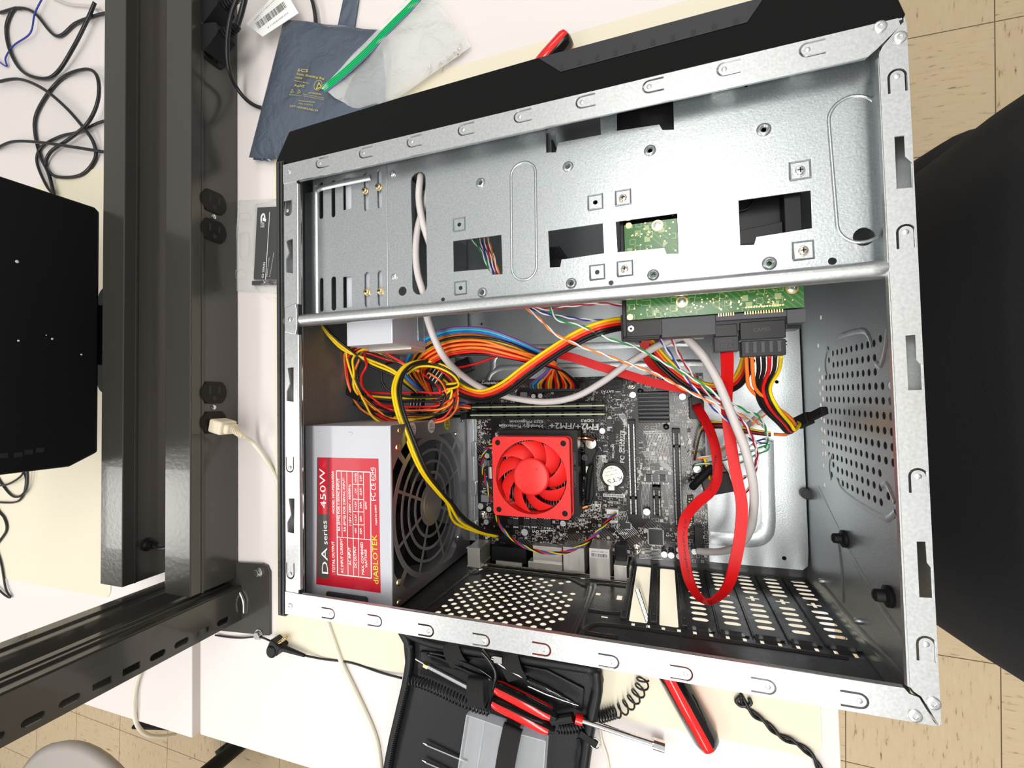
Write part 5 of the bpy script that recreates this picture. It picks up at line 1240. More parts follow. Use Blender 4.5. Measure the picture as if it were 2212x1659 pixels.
pair('short green and white pair below the orange one', 'green', 'white', [(1500, 1006, 28), (1530, 1000, 32), (1575, 990, 38), (1620, 975, 42), (1660, 962, 44)], pw)
pair('crimson and white pair looping over the bare tray near the vent wall', 'darkred', 'white', [(1590, 896, 60), (1612, 920, 56), (1630, 955, 50), (1634, 1000, 40), (1622, 1045, 28), (1606, 1072, 14)], pw)
pair('navy and white pair with a blue tip near the vent wall', 'navy', 'white', [(1600, 975, 36), (1630, 958, 42), (1650, 948, 46), (1668, 952, 46)], pw)
pair('green and white pair curling at the end of the twisted wires', 'green', 'white', [(1598, 1000, 34), (1630, 985, 38), (1656, 972, 42), (1660, 960, 44)], pw)
pair('fine brown and white pair curving above the bare tray', 'brown', 'white', [(1560, 1000, 34), (1575, 1020, 30), (1600, 1035, 26), (1625, 1015, 30), (1635, 990, 36)], pw)
specs = [(c_, [(1500, 985+k*3, 24), (1512, 940, 30), (1525, 915+k*4, 34), (1560, 912+k*4, 38), (1610, 925+k*3, 44), (1665, 935+k*2, 50)]) for k, c_ in enumerate(['yellow', 'black', 'darkred', 'black'])]
t = wires('fan_lead', 'thin yellow, black and dark red leads lying under the flat cables', 'wires', specs, .9)
a = W(1543, 1040, 14); T = Matrix.Translation(a) @ Matrix.Rotation(.25, 4, 'Z')
t = thing('connector_block', 'black square connector lying on the bare tray behind the flat cable', 'plug', (a[0], a[1], .5)); MB().box(-11, 13, -10, 8, -13, 9, T).build('shell', 'black_plastic', t, bevel=.8)
MB().tube([W(1520, 985, 30), W(1528, 1010, 28), W(1533, 1035, 25)], 1.2, 8).build('wire', 'wire_yellow', t, smooth='all')
# cooler fan lead: four twisted wires
pair('four coloured fan wires twisted together, left of the red fan', None, None, [(1066, 958, 60), (1048, 972, 50), (1042, 1000, 38), (1046, 1030, 30), (1054, 1055, 26), (1062, 1085, 30)], 13, .65, 'fan_wire', ['yellow', 'blue', 'red', 'black'])
pair('four coloured fan wires twisted together, drooping below the red fan', None, None, [(1072, 1112, 40), (1080, 1135, 42), (1102, 1160, 44), (1135, 1182, 46), (1180, 1194, 48), (1225, 1192, 48), (1265, 1172, 44), (1295, 1145, 36), (1318, 1120, 28), (1330, 1108, 20)], 13, .65, 'fan_wire', ['yellow', 'blue', 'red', 'black'])
# wires glimpsed in the small cage opening
for k, (c1, c2) in enumerate([('orange', 'white'), ('darkred', 'white'), ('navy', 'white'), ('green', 'white')]):
    pair(['orange', 'crimson', 'blue', 'green'][k]+' and white twisted pair seen through the small cage opening', c1, c2, [(1050-k*10-(k == 3)*15, 500, 120), (1062-k*8, 540, 124), (1078-k*6, 590, 126), (1100-k*4, 640, 126)], pw)
# ================================================================ things on the bench
DZ = -15
# black cord and barcode tag behind the supply rail
tg = cable('power_cable', [(668, -20, -8), (678, 15, -6), (682, 50, -6), (676, 90, -11), (640, 150, -11.8), (600, 200, -11.8), (578, 232, -11.5), (545, 225, -8), (515, 195, 0), (495, 150, 20), (491, 90, 34), (500, 30, 40), (520, -20, 40)], 2.6, 'black_cord', 'black cord arching round the blue shielding bag from the plugs', 'cord')
r = thing('wall_plug', 'black moulded plug in the top outlet, upper one', 'plug', (-262, 430, 0), 'black plugs in the top outlet')
def big_plug(y_, z_, name_lab, dx):
    t = thing('wall_plug', name_lab, 'plug', (-262, y_, z_-15))
    T = Matrix.Translation((-268, y_, z_)) @ Matrix.Rotation(.2, 4, 'Z')
    MB().sheet([(0, -20), (8, -17), (26, -9), (30, -6), (30, 6), (26, 9), (8, 17), (0, 20)], [], 24, T).build('body', 'matte_black', t, bevel=3, seg=3)
    b = MB()
    for i in range(5): b.cyl(T @ Vector((30+i*4, 0, 0)), T @ Vector((32.4+i*4, 0, 0)), 7.2-i*.5, 16)
    b.cyl(T @ Vector((28, 0, 0)), T @ Vector((52, 0, 0)), 4.2, 14); b.build('strain_relief', 'matte_black', t, smooth=True)
    MB().tube([T @ Vector((50, 0, 0)), T @ Vector((70, 12, 6)), T @ Vector((100, 45, 12)), T @ Vector((130, 90, 10))], 3.4, 10).build('cord', 'black_cord', t, smooth='all')
bpy.data.objects.remove(r)
y1 = WX(470, 42, -262)[1]; y2 = WX(468, 100, -262)[1]
big_plug(y1, 28, 'bulky black plug at the top edge, the upper of two', 0); big_plug(y2, 28, 'bulky black plug below another, its cord under the paper tag', 0)
# paper tag with barcode
pz_ = 6
ps = [tuple(W(*q, pz_)[:2]) for q in [(532, 52), (610, -30), (645, 28), (567, 79)]]
tgo = thing('barcode_tag', 'white paper tag with a barcode on the black cord', 'tag', (ps[0][0], ps[0][1], pz_))
MB().prism(ps, pz_-.5, pz_).build('paper', 'white', tgo)
b = MB(); random.seed(9)
A0, A1, B0 = W(552, 50, pz_), W(613, 2, pz_), W(559, 63, pz_); u = (A1-A0); Lb = u.length; u.normalize(); v_ = (B0-A0); s_ = 0
while s_ < Lb: k = random.choice((.3, .5, .9)); p = A0+u*s_+Vector((0, 0, .06)); b.add([tuple(p), tuple(p+u*k), tuple(p+u*k+v_), tuple(p+v_)], [(0, 3, 2, 1)]); s_ += k+random.choice((.3, .5, .8))
b.text('027.00018.0011-R', W(622, 26, pz_), W(577, 59, pz_), UP, .08, 2.6); b.text('AWM E2811 11 25FT', W(597, -6, pz_), W(549, 42, pz_), UP, .08, 1.8)
b.build('printing', 'print_black', tgo)
# static shielding bag: a soft pillow of metallised film
def pillow(outline_px, z, h, nx, ny, amp, seed, power=.5):
    # bilinear patch through four px corners, puffed and crumpled
    c = [W(*q, z) if len(q) == 2 else W(*q) for q in outline_px]; rnd = random.Random(seed); v = []; f = []
    ph = [(rnd.uniform(2, 9), rnd.uniform(2, 9), rnd.uniform(0, 6), rnd.uniform(.3, 1)) for _ in range(9)]
    for sgn in (1, -1):
        for j in range(ny+1):
            for i in range(nx+1):
                a, b_ = i/nx, j/ny; p = (c[0]*(1-a)+c[1]*a)*(1-b_)+(c[3]*(1-a)+c[2]*a)*b_
                e = (16*a*(1-a)*b_*(1-b_))**power; cr_ = sum(w_*math.sin(x_*a*2.2+y_*b_*2.2+p_) for x_, y_, p_, w_ in ph)/3
                zz_ = z+h*.5+ (h*.5*e if sgn > 0 else -h*.5*e*.9)+(amp*cr_*(e**.6) if sgn > 0 else 0)
                ex = math.sin(a*17+seed)*.8*(1-e); v.append((p[0]+ex*.6, p[1]+ex*.6, max(zz_+p[2]-z, p[2]+.3) if sgn < 0 else max(zz_+p[2]-z, p[2]+.5)))
    m_ = (nx+1)*(ny+1)
    for j in range(ny):
        for i in range(nx):
            q = j*(nx+1)+i; f.append((q, q+nx+1, q+nx+2, q+1)[::-1] if False else (q+nx+1, q+nx+2, q+1, q)); f.append((m_+q, m_+q+1, m_+q+nx+2, m_+q+nx+1))
    return MB().add(v, f)
bag = thing('shielding_bag', 'dark blue static shielding bag with yellow print, beside the zip bag', 'bag', W(640, 200, DZ))
pillow([(628, 55), (850, 82), (835, 372), (553, 348)], DZ+1.6, 22, 26, 26, 1.2, 4, .42).build('film', 'shield_film', bag, smooth='all')
pillow([(750, -40), (782, -40), (765, 72), (728, 66)], DZ+2, 2, 6, 18, 1.5, 8, .3).build('torn_strip', 'shield_film', bag, smooth='all')
pillow([(556, 320), (600, 326), (590, 352), (552, 348)], DZ+3, 8, 6, 6, 2.5, 3, .4).build('folded_edge', 'shield_film', bag, smooth='all')
b = MB(); zb = DZ+26.5
def bt_(body, x0, y0, x1, y1, h=None): b.text(body, W(x0, y0, zb), W(x1, y1, zb), UP, 0, h)
bt_('SCS', 642, 154, 665, 156, 3.4); bt_('Static Shielding Bag', 640, 161, 700, 172, 2.6); bt_('1000', 638, 169, 652, 171, 2.2); bt_('Moisture Barrier', 636, 175, 668, 181, 1.3)
bt_('RoHS', 636, 187, 657, 189, 3.2); bt_('ATTENTION:', 666, 202, 694, 205, 1.9); bt_('Contents may be Static Sensitive', 655, 204, 700, 212, 1.1); bt_('Handling Precautions Required', 656, 208, 699, 216, 1.1)
bt_('StaticControl.com', 645, 218, 680, 222, 1.4); bt_('Made in America', 645, 224, 676, 228, 1.2); bt_('LOT 10703876742139', 626, 230, 686, 241, 2.2); bt_('Bisphenol', 625, 205, 650, 207, 1.0)
def tri(x, y, s_, w_=.7):
    c = W(x, y, zb); o_ = [(c[0]+s_*math.sin(a), c[1]+s_*math.cos(a)) for a in (0, 2*PI/3, 4*PI/3)]; i_ = [(c[0]+(s_-w_*2)*math.sin(a), c[1]+(s_-w_*2)*math.cos(a)) for a in (0, 2*PI/3, 4*PI/3)]
    b.sheet(o_, [i_], .05, Matrix.Translation((0, 0, zb)))
tri(631, 197, 3.2, .4); tri(646, 198, 3.2, .4); tri(689, 186, 5.6, 1.1); c = W(687, 184, zb); b.sheet(circ(c[0], c[1], 6.4, 26), [circ(c[0], c[1], 5.9, 26)], .05, Matrix.Translation((0, 0, zb)))
b.build('printing', 'print_yellow', bag)
# zip bag of screws
zbg = thing('zip_bag', 'clear zip bag with a green strip and loose screws inside', 'bag', W(850, 120, DZ))
pillow([(915, -30, DZ+5), (1022, 106, DZ+2.5), (800, 262, DZ+9), (700, 196, DZ+29)], DZ+2.5, 9, 34, 30, 2.6, 12, .3).build('film', 'bag_film', zbg, smooth='all')
zs = []
P_ = [(922, -30), (890, 10), (840, 60), (798, 105), (745, 155), (698, 193)]
pts_ = [W(x, y, DZ+(12, 15, 21, 27, 31, 32)[i]) for i, (x, y) in enumerate(P_)]
MB().ribbon(pts_, 10, .5, [(pts_[min(i+1, 5)]-pts_[max(i-1, 0)]).cross(Vector(UP)).normalized() for i in range(6)]).build('zip_strip', 'zip_green', zbg, smooth=True)
b = MB()
for off in (-3.6, -1.2, 1.2, 3.6):
    b.tube([p+((pts_[min(i+1, 5)]-pts_[max(i-1, 0)]).cross(Vector(UP)).normalized())*off+Vector((0, 0, .5)) for i, p in enumerate(pts_)], .5, 6)
b.build('zip_ridge', 'zip_green', zbg, smooth='all')
off = -6; MB().tube([p+((pts_[min(i+1, 5)]-pts_[max(i-1, 0)]).cross(Vector(UP)).normalized())*off+Vector((0, 0, .2)) for i, p in enumerate(pts_)], .6, 6).build('zip_line', 'wire_purple', zbg, smooth='all')
slabs = ['leftmost of five loose silver screws in the zip bag', 'second from the left of five silver screws in the zip bag', 'middle one of five silver screws in the zip bag', 'fourth from the left of five silver screws in the zip bag', 'rightmost of five silver screws in the zip bag']
for i, (x, y, a) in enumerate([(929, 148, 1.6), (952, 141, -1.5), (969, 127, .2), (984, 117, -.5), (993, 107, 1.2)]):
    c = W(x, y, DZ+7.2); d = Vector((math.cos(a), math.sin(a), .1)).normalized()
    t = thing('loose_screw', slabs[i], 'screw', c, 'loose screws in the zip bag')
    MB().lathe([(3.4, 0), (3.2, 1), (2, 1.9), (.1, 2)], c, -d, 14).build('head', 'nickel', t, smooth=True)
    q = []
    for k in range(12): q += [(1.5, k*.5), (1.1, k*.5+.25)]
    MB().lathe(q, c, d, 12).build('thread', 'nickel', t, smooth=False)
# memory blister pack, partly under the case
bp = thing('blister_pack', 'clear plastic blister pack holding a black memory card, left of the case', 'package', W(560, 540, DZ))
o4 = [tuple(W(*q, DZ+2)[:2]) for q in [(514, 432), (640, 428), (640, 636), (500, 632)]]
def tray_px(pts, z0, z1): return MB().prism([tuple(W(*q, z0)[:2]) for q in pts], z0, z1)
tray_px([(516, 434), (640, 430), (640, 632), (503, 628)], DZ+1.6, DZ+2.4).build('flange', 'blister', bp, bevel=.3)
b = MB()
for a_, c_ in (((516, 434), (503, 628)), ((503, 628), (600, 634)), ((516, 434), (600, 430))): b.tube([W(*a_, DZ+2.6), W(*c_, DZ+2.6)], .8, 6, smooth=0)
for (x0, y0, x1, y1) in [(520, 460, 537, 474), (517, 505, 535, 556), (510, 584, 528, 600), (552, 442, 640, 624)]:
    P_ = [(x0, y0), (x1, y0), (x1, y1), (x0, y1), (x0, y0)]; b.tube([W(x, y, DZ+4) for x, y in P_], .7, 6, smooth=3)
b.build('moulded_ridge', 'blister', bp, smooth='all')
tray_px([(553, 444), (625, 440), (625, 624), (547, 618)], DZ+2.4, DZ+8).build('pocket', 'pocket_film', bp, bevel=1.5)
cd = tray_px([(560, 450), (612, 448), (612, 604), (552, 604)], DZ+2.5, DZ+5.5).build('card_insert', 'matte_black', bp)
tray_px([(549, 608), (612, 606), (612, 616), (549, 617)], DZ+2.5, DZ+6).build('memory_stick', 'pcb_brown', bp)
b = MB(); zc = DZ+8.1
b.text('G2 SERIES', W(569, 601, zc), W(573, 566, zc), UP, 0, 3.2); b.text('Lifetime warranty', W(577, 598, zc), W(582, 556, zc), UP, 0, 1.4); b.text('Performance memory module', W(583, 598, zc), W(592, 545, zc), UP, 0, 1.2)
b.add([tuple(W(x, y, zc)) for x, y in [(573, 604), (574, 604), (583, 458), (582, 458)]], [(0, 1, 2, 3)])
b.tube([W(565, 480, zc), W(565, 468, zc), W(570, 462, zc), W(572, 470, zc), W(570, 476, zc)], 1.1, 6, smooth=4); b.add([tuple(W(x, y, zc)) for x, y in [(568, 470), (575, 473), (574, 479), (568, 477)]], [(0, 3, 2, 1)])
for i in range(9): p = W(564+i % 3*3, 482+i//3*4, zc); b.box(p[0]-.7, p[0]+.7, p[1]-.7, p[1]+.7, zc, zc+.1)
b.build('printing', 'white', bp)
# cream plug in the lower outlet and its cord
t = thing('cream_plug', 'cream plug pushed into the outlet beside the case', 'plug', (-262, 150, 0))
c = oz(466, 917); c[0] = XR+3
T = Matrix.Translation(c) @ Matrix.Rotation(-.22, 4, 'Z')
MB().box(0, 22, -9, 9, -11, 13, T).box(22, 30, -6.5, 6.5, -8, 10, T).build('body', 'cream_plug', t, bevel=3, seg=3)
b = MB()
for i in range(7): b.cyl(T @ Vector((30+i*2.6, -i*.9, 0)), T @ Vector((31.6+i*2.6, -i*.9, 0)), 5.2-i*.25, 14)
b.cyl(T @ Vector((28, 0, 0)), T @ Vector((48, -5, 0)), 3.2, 12); b.build('strain_relief', 'cream_plug', t, smooth=True)
e = T @ Vector((46, -5, 0)); MB().tube([e, W(545, 955, -2), W(572, 990, -8), W(592, 1025, -12), W(606, 1060, -12)], 3, 10).build('cord', 'cream_cord', t, smooth='all')
cable('extension_cable', [(700, 1320, -12), (708, 1345, -12), (722, 1385, -12), (742, 1440, -12), (768, 1495, -12), (798, 1560, -12), (815, 1610, -12), (824, 1680, -12)], 3, 'cream_cord', 'cream cord coming out below the case and running down the bench', 'cord', smooth=6)
cable('extension_cable', [(303, 1450, -11), (292, 1490, -11), (290, 1540, -11), (300, 1572, -20), (322, 1588, -60), (352, 1590, -100), (378, 1586, -160)], 3, 'cream_cord', 'cream cord hanging off the edge of the far bench', 'cord', smooth=8)
cable('extension_cable', [(1293, 1555, -13), (1300, 1600, -13), (1312, 1640, -13), (1320, 1700, -13)], 1.4, 'cream_cord', 'thin pale flat leads running down beside the nut driver', 'cord', smooth=6)
# grounding jack and thin cord
t = thing('grounding_jack', 'black grounding snap block with a spring post, below the upright', 'jack', W(600, 1395, DZ))
c = W(598, 1395, DZ+10)
T = Matrix.Translation(c) @ Matrix.Rotation(-.5, 4, 'Z')
MB().box(-9, 9, -7, 7, -10, 6, T).lathe([(8, 0), (8, 3), (6, 4), (.1, 4)], c+Vector((-3, -5, 4)), UP, 20).build('body', 'black_plastic', t, bevel=2)
b = MB(); p = W(622, 1375, DZ+8)
b.tube([c+Vector((5, 5, 0))+(p-c).normalized()*(i*.45)+Vector((2.6*math.cos(i), 0, 2.6*math.sin(i)))*1.2 for i in range(30)], .6, 6, smooth=2); b.build('spring_post', 'brass', t, smooth='all')
a = W(612, 1400, DZ+9); q = W(658, 1416, DZ+7)
MB().cyl(a, q, 4, 14, 2).build('banana_plug', 'black_plastic', t, smooth=True)
MB().tube([q, W(700, 1424, DZ+3), W(760, 1432, DZ+2), W(820, 1452, DZ+2), W(868, 1465, DZ+6)], 1.3, 8).build('cord', 'black_cord', t, smooth='all')
MB().tube([c+Vector((-8, 4, 0)), W(560, 1376, DZ+6), W(520, 1378, DZ+3), W(490, 1376, DZ+2), W(465, 1372, DZ+3)], 1.2, 8).build('cord', 'black_cord', t, smooth='all')
# tool case ------------------------------------------------------------------
tcz = DZ
tcs = thing('tool_case', 'open black zip-up tool case lying below the computer case', 'tool case', W(1050, 1520, DZ))
def X(x, y, z): v = W(x, y, z); return (v[0], v[1])
b = MB().prism([X(*q, DZ+12) for q in [(862, 1358), (905, 1378), (1000, 1396), (1150, 1420), (1290, 1440), (1302, 1480), (1285, 1560), (1262, 1700), (820, 1700), (848, 1590), (872, 1470)]], DZ+.3, DZ+8)
b.build('shell', 'leather', tcs, bevel=3, seg=3)
b = MB(); 
rim = [W(*q, DZ+13) for q in [(868, 1362), (885, 1400), (880, 1460), (862, 1540), (846, 1610), (830, 1700)]]; b.tube(rim, 5, 8)
rim2 = [W(*q, DZ+13) for q in [(1288, 1446), (1290, 1490), (1280, 1540), (1268, 1610), (1256, 1700)]]; b.tube(rim2, 5.5, 8)
b.tube([W(*q, DZ+13) for q in [(868, 1362), (930, 1388), (1040, 1408), (1180, 1430), (1288, 1446)]], 5, 8)
b.build('padded_rim', 'leather', tcs, smooth='all')
b = MB()
def zipper(P_):
    pts_ = cr([W(*q, DZ+16) for q in P_], 12); acc = 0
    for i in range(1, len(pts_)):
        d = pts_[i]-pts_[i-1]; 
        k = max(1, int(d.length/1.6))
        for j in range(k):
            p = pts_[i-1].lerp(pts_[i], j/k); n_ = d.normalized().cross(Vector(UP)); T = FR(p, n_, d); b.box(-1.7, 1.7, -.45, .45, 0, 1.2, T)
zipper([(884, 1462), (874, 1505), (862, 1560), (850, 1610), (838, 1665)]); zipper([(1249, 1595), (1252, 1615), (1248, 1640), (1240, 1670)]); zipper([(1262, 1442), (1278, 1462), (1284, 1490)]); zipper([(868, 1372), (876, 1388), (892, 1398)])
b.build('zipper_teeth', 'matte_black', tcs)['kind'] = 'stuff'
a = W(1258, 1586, DZ+17); q = W(1286, 1606, DZ+17); d = (q-a).normalized(); T = FR(a, d, d.cross(Vector(UP))*-1)
MB().box(-3, 16, -3.6, 3.6, -1, 2, T).build('zipper_pull', 'matte_black', tcs, bevel=1)
MB().tube([q+Vector((5*math.cos(i*PI/6), 5*math.sin(i*PI/6), 0)) for i in range(13)], .8, 6, smooth=3).build('zipper_ring', 'steel', tcs, smooth='all')
# raised upper panel with its own edge, and elastic straps
b = MB().prism([X(*q, DZ+12) for q in [(905, 1430), (905, 1408), (1060, 1425), (1180, 1448), (1262, 1490), (1258, 1540), (1070, 1470)]], DZ+8, DZ+11); b.build('inner_panel', 'leather', tcs, bevel=2)
def strap(x0, y0, x1, y1, w_, lab=None, z=DZ+15):
    a_, c_ = W(x0, y0, z), W(x1, y1, z); m_ = (a_+c_)/2+Vector((0, 0, 5)); d_ = (c_-a_).normalized(); n_ = d_.cross(Vector(UP))
    MB().ribbon([a_-Vector((0, 0, 3)), a_+d_*2+Vector((0, 0, 2)), m_, c_-d_*2+Vector((0, 0, 2)), c_-Vector((0, 0, 3))], w_, 1, [n_]*5).build('elastic_strap', 'elastic', tcs, smooth=True)
strap(972, 1385, 996, 1438, 21); strap(1098, 1410, 1120, 1468, 22, z=DZ+18); strap(1028, 1465, 1032, 1528, 19, z=DZ+26); strap(1108, 1572, 1088, 1680, 20, z=DZ+24)
# bit holder: steel tube screwdriver on the left
def rod(name, lab, cat, segs, group=None):
    t = thing(name, lab, cat, segs[0][0]); return t
def cy(t, name, a_, c_, r0, m_, r1=None, n=14): return MB().cyl(a_, c_, r0, n, r1).build(name, m_, t, smooth=True)
zt_ = DZ+17
t = thing('tweezers', 'dark tweezers tucked under the left strap of the tool case', 'tweezers', W(930, 1420, zt_)); MB().tube([W(924, 1412, zt_), W(960, 1424, zt_), W(1010, 1448, zt_), W(1065, 1468, zt_)], 2.6, 8, flat=.6).build('arm', 'tool_black', t, smooth='all'); MB().tube([W(926, 1408, zt_), W(970, 1418, zt_+1), W(1030, 1442, zt_+1), W(1065, 1464, zt_)], 2.2, 8, flat=.6).build('arm', 'tool_black', t, smooth='all')
t = thing('screwdriver', 'silver shafted driver with its bit pointing left in the tool case', 'screwdriver', W(920, 1435, zt_))
A_, Bq, C_ = W(898, 1423, zt_+2), W(919, 1435, zt_+2), W(1012, 1484, zt_+2)
cy(t, 'bit', A_, Bq, 1.3, 'steel'); cy(t, 'collar', Bq-(Bq-A_)*.1, Bq+(C_-Bq)*.08, 3.8, 'brass', n=6); cy(t, 'shaft', Bq+(C_-Bq)*.06, C_, 3.3, 'chrome')
t = thing('pliers', 'black handled wire strippers under the straps of the tool case', 'pliers', W(1080, 1450, zt_))
MB().tube([W(1040, 1405, zt_+2), W(1060, 1428, zt_+3), W(1072, 1455, zt_+3), W(1066, 1490, zt_+2)], 3.6, 8, flat=.6).build('handle', 'tool_black', t, smooth='all')
MB().tube([W(1062, 1420, zt_+4), W(1090, 1440, zt_+4), W(1130, 1462, zt_+3)], 2.6, 8, flat=.5).build('jaw', 'steel', t, smooth='all')
p = W(1076, 1425, zt_+6); MB().cbox((p[0], p[1], p[2]), 10, 7, 2).build('jaw', 'chrome', t, bevel=1.5)
t = thing('tweezers', 'long black tweezers with a silver tip, at the right of the tool case', 'tweezers', W(1200, 1490, zt_))
MB().tube([W(1138, 1466, zt_+4), W(1180, 1484, zt_+5), W(1220, 1505, zt_+4), W(1252, 1524, zt_+2)], [3.6, 3.6, 3, 2, 1], 8, flat=.6).build('arm', 'tool_black', t, smooth='all')
MB().tube([W(1140, 1480, zt_+2), W(1180, 1498, zt_+2), W(1225, 1515, zt_+2), W(1252, 1525, zt_+2)], [2, 2, 1.6, 1.2, .6], 8, flat=.6).build('arm', 'steel', t, smooth='all')
# coiled wrist cord
def coil(t, P_, R_, pitch, r, name='coiled_cord'):
    pts_ = cr([W(*q) for q in P_], 10); fr = frames(pts_); out = []; L_acc = [0]
    for i in range(1, len(pts_)): L_acc.append(L_acc[-1]+(pts_[i]-pts_[i-1]).length)
    n_ = int(L_acc[-1]/pitch*12); j = 0
    for i in range(n_+1):
        s_ = L_acc[-1]*i/n_
        while j < len(L_acc)-2 and L_acc[j+1] < s_: j += 1
        f_ = (s_-L_acc[j])/max(L_acc[j+1]-L_acc[j], 1e-6); p_ = pts_[j].lerp(pts_[j+1], min(f_, 1)); tg, a_, b_ = fr[j]; th = 2*PI*i/12; rr = R_[0]+(R_[1]-R_[0])*i/n_ if isinstance(R_, tuple) else R_
        out.append(p_+a_*rr*math.cos(th)+b_*rr*math.sin(th))
    MB().tube(out, r, 6, smooth=0).build(name, 'black_cord', t, smooth='all')
t = thing('coiled_cord', 'black coiled grounding cord stretched across the tool case and out to its right', 'cord', W(890, 1470, DZ+8))
coil(t, [(888, 1468, DZ+19), (920, 1478, DZ+19), (960, 1496, DZ+19), (1010, 1520, DZ+19), (1060, 1535, DZ+17)], 5.2, 3.9, .9)
coil(t, [(1205, 1572, DZ+14), (1240, 1570, DZ+12), (1285, 1553, DZ+8), (1310, 1545, DZ+7), (1330, 1538, DZ+7)], 5, 3.0, .95)
coil(t, [(1330, 1538, DZ+7), (1350, 1528, DZ+7), (1368, 1510, DZ+7), (1385, 1485, DZ+7), (1390, 1462, DZ+7)], (5.5, 6), 8, .95)
# red and black handled drivers
def handle(t, a_, c_, r, n=6, red='tool_red', w_=.5):
    # fluted handle: black body with red inlaid ridges
    d = (c_-a_); q = d.to_track_quat('Z', 'Y').to_matrix(); ln = d.length; rows = []
    prof = [(0, .55), (.03, .85), (.10, 1.0), (.5, 1.04), (.82, 1.0), (.92, .82), (1, .5)]
    K = 48; v = []; f = []; mi = []; ul = q.transposed() @ Vector(UP); th0 = math.atan2(ul.y, ul.x)
    for (tt, s_) in prof:
        for k in range(K):
            th = 2*PI*k/K; fl = math.cos(n*(th-th0)); rr = r*s_*(1+.07*fl); v.append(tuple(a_+q @ Vector((rr*math.cos(th), rr*math.sin(th), tt*ln))))
    b1, b2 = MB(), MB(); f1, f2 = [], []
    for i in range(len(prof)-1):
        for k in range(K):
            th = 2*PI*(k+.5)/K; g_ = (i*K+k, i*K+(k+1) % K, (i+1)*K+(k+1) % K, (i+1)*K+k); (f2 if math.cos(n*(th-th0)) > 1-2*w_ and 0 < i < len(prof)-2 else f1).append(g_)
    f1 += [tuple(range(K))[::-1], tuple(range((len(prof)-1)*K, len(prof)*K))]
    MB().add(v, f1).build('handle', 'tool_black', t, smooth=True); MB().add(v, f2).build('grip_inlay', red, t, smooth=True)
zh = DZ+22
t = thing('screwdriver', 'red and black screwdriver in the tool case, the upper of the two', 'screwdriver', W(1100, 1490, zh)); handle(t, W(1068, 1482, zh), W(1202, 1550, zh), 7.2, 3)
t = thing('nut_driver', 'red and black nut driver with a long chrome shaft across the tool case', 'nut driver', W(1100, 1530, zh))
handle(t, W(1062, 1512, zh-3), W(1198, 1580, zh-3), 7.4, 3)
A_, Bq, C_, D_q = W(1196, 1562, zh), W(1240, 1550, zh-2), W(1258, 1556, zh-3), W(1412, 1606, DZ+9)
cy(t, 'neck', W(1192, 1556, zh-3), W(1238, 1549, zh-2), 4.6, 'tool_black'); 
u_ = (D_q-C_).normalized(); cy(t, 'red_band', C_-u_*7, C_, 5, 'tool_red'); cy(t, 'shaft', C_, D_q, 2.9, 'chrome'); cy(t, 'socket', D_q-u_*1, D_q+u_*9.5, 5.2, 'chrome', n=24); cy(t, 'socket_hole', D_q+u_*9.5, D_q+u_*9.7, 3.6, 'slot_shadow', n=6)
# parts boxes with bits
for i, (P_, lab) in enumerate([([(1008, 1545), (1085, 1572), (1068, 1690), (985, 1690)], 'clear plastic parts box left of the wide elastic strap'), ([(1118, 1585), (1178, 1602), (1172, 1690), (1100, 1690)], 'clear plastic parts box right of the wide elastic strap')]):
    t = thing('parts_box', lab, 'box', W(*P_[0], DZ+8)); z0, z1 = DZ+8.2, DZ+21
    pp = [W(*q, z1) for q in P_]; pp = [(p[0], p[1]) for p in pp]
    b = MB()
    for j in range(4): a_, c_ = pp[j], pp[(j+1) % 4]; b.add([(a_[0], a_[1], z0), (c_[0], c_[1], z0), (c_[0], c_[1], z1), (a_[0], a_[1], z1)], [(0, 1, 2, 3)])
    b.add([(p[0], p[1], z0+.4) for p in pp], [(3, 2, 1, 0)]); 
    for k in ((.5,) if i == 0 else ()):
        a_ = (pp[0][0]*(1-k)+pp[1][0]*k, pp[0][1]*(1-k)+pp[1][1]*k); c_ = (pp[3][0]*(1-k)+pp[2][0]*k, pp[3][1]*(1-k)+pp[2][1]*k); b.add([(a_[0], a_[1], z0), (c_[0], c_[1], z0), (c_[0], c_[1], z1), (a_[0], a_[1], z1)], [(0, 1, 2, 3)])
    o_ = b.build('tray', 'clear_box', t); md = o_.modifiers.new('t', 'SOLIDIFY'); md.thickness = .0012; md.offset = 0
    MB().prism(pp, z1, z1+1).build('lid', 'pocket_film', t, bevel=.4)
for i, (a_, c_, lab) in enumerate([((914, 1605), (1010, 1645), 'thin silver cross-head bit lying in the tool case, upper one'), ((912, 1642), (1000, 1680), 'thin silver bit lying in the tool case at the bottom edge')]):
    t = thing('driver_bit', lab, 'bit', W(*a_, DZ+10)); A_, C_ = W(*a_, DZ+12), W(*c_, DZ+10); d = (C_-A_).normalized()
    cy(t, 'tip', A_, A_+d*5, .4, 'steel', 1.5, 8); cy(t, 'shank', A_+d*5, C_, 1.5, 'chrome', n=6)
# big screwdriver whose shaft passes under the case
t = thing('screwdriver', 'large red and black screwdriver lying under the computer case', 'screwdriver', W(1500, 1600, DZ))
a_, c_ = W(1535, 1615, DZ+12), W(1412, 1392, DZ+12); d = (c_-a_).normalized()
handle(t, a_, a_+d*92, 12, 3, w_=.32); cy(t, 'shaft', a_+d*90, W(1376, 1270, DZ+10), 2.9, 'chrome')
t = thing('screwdriver', 'red and black handle sticking out beyond the front bezel', 'screwdriver', W(1220, 85, DZ))
a_, c_ = W(1228, 78, DZ+12), W(1170, 145, DZ+12); d = (c_-a_).normalized(); handle(t, a_, a_+d*60, 11, 3, w_=.35)
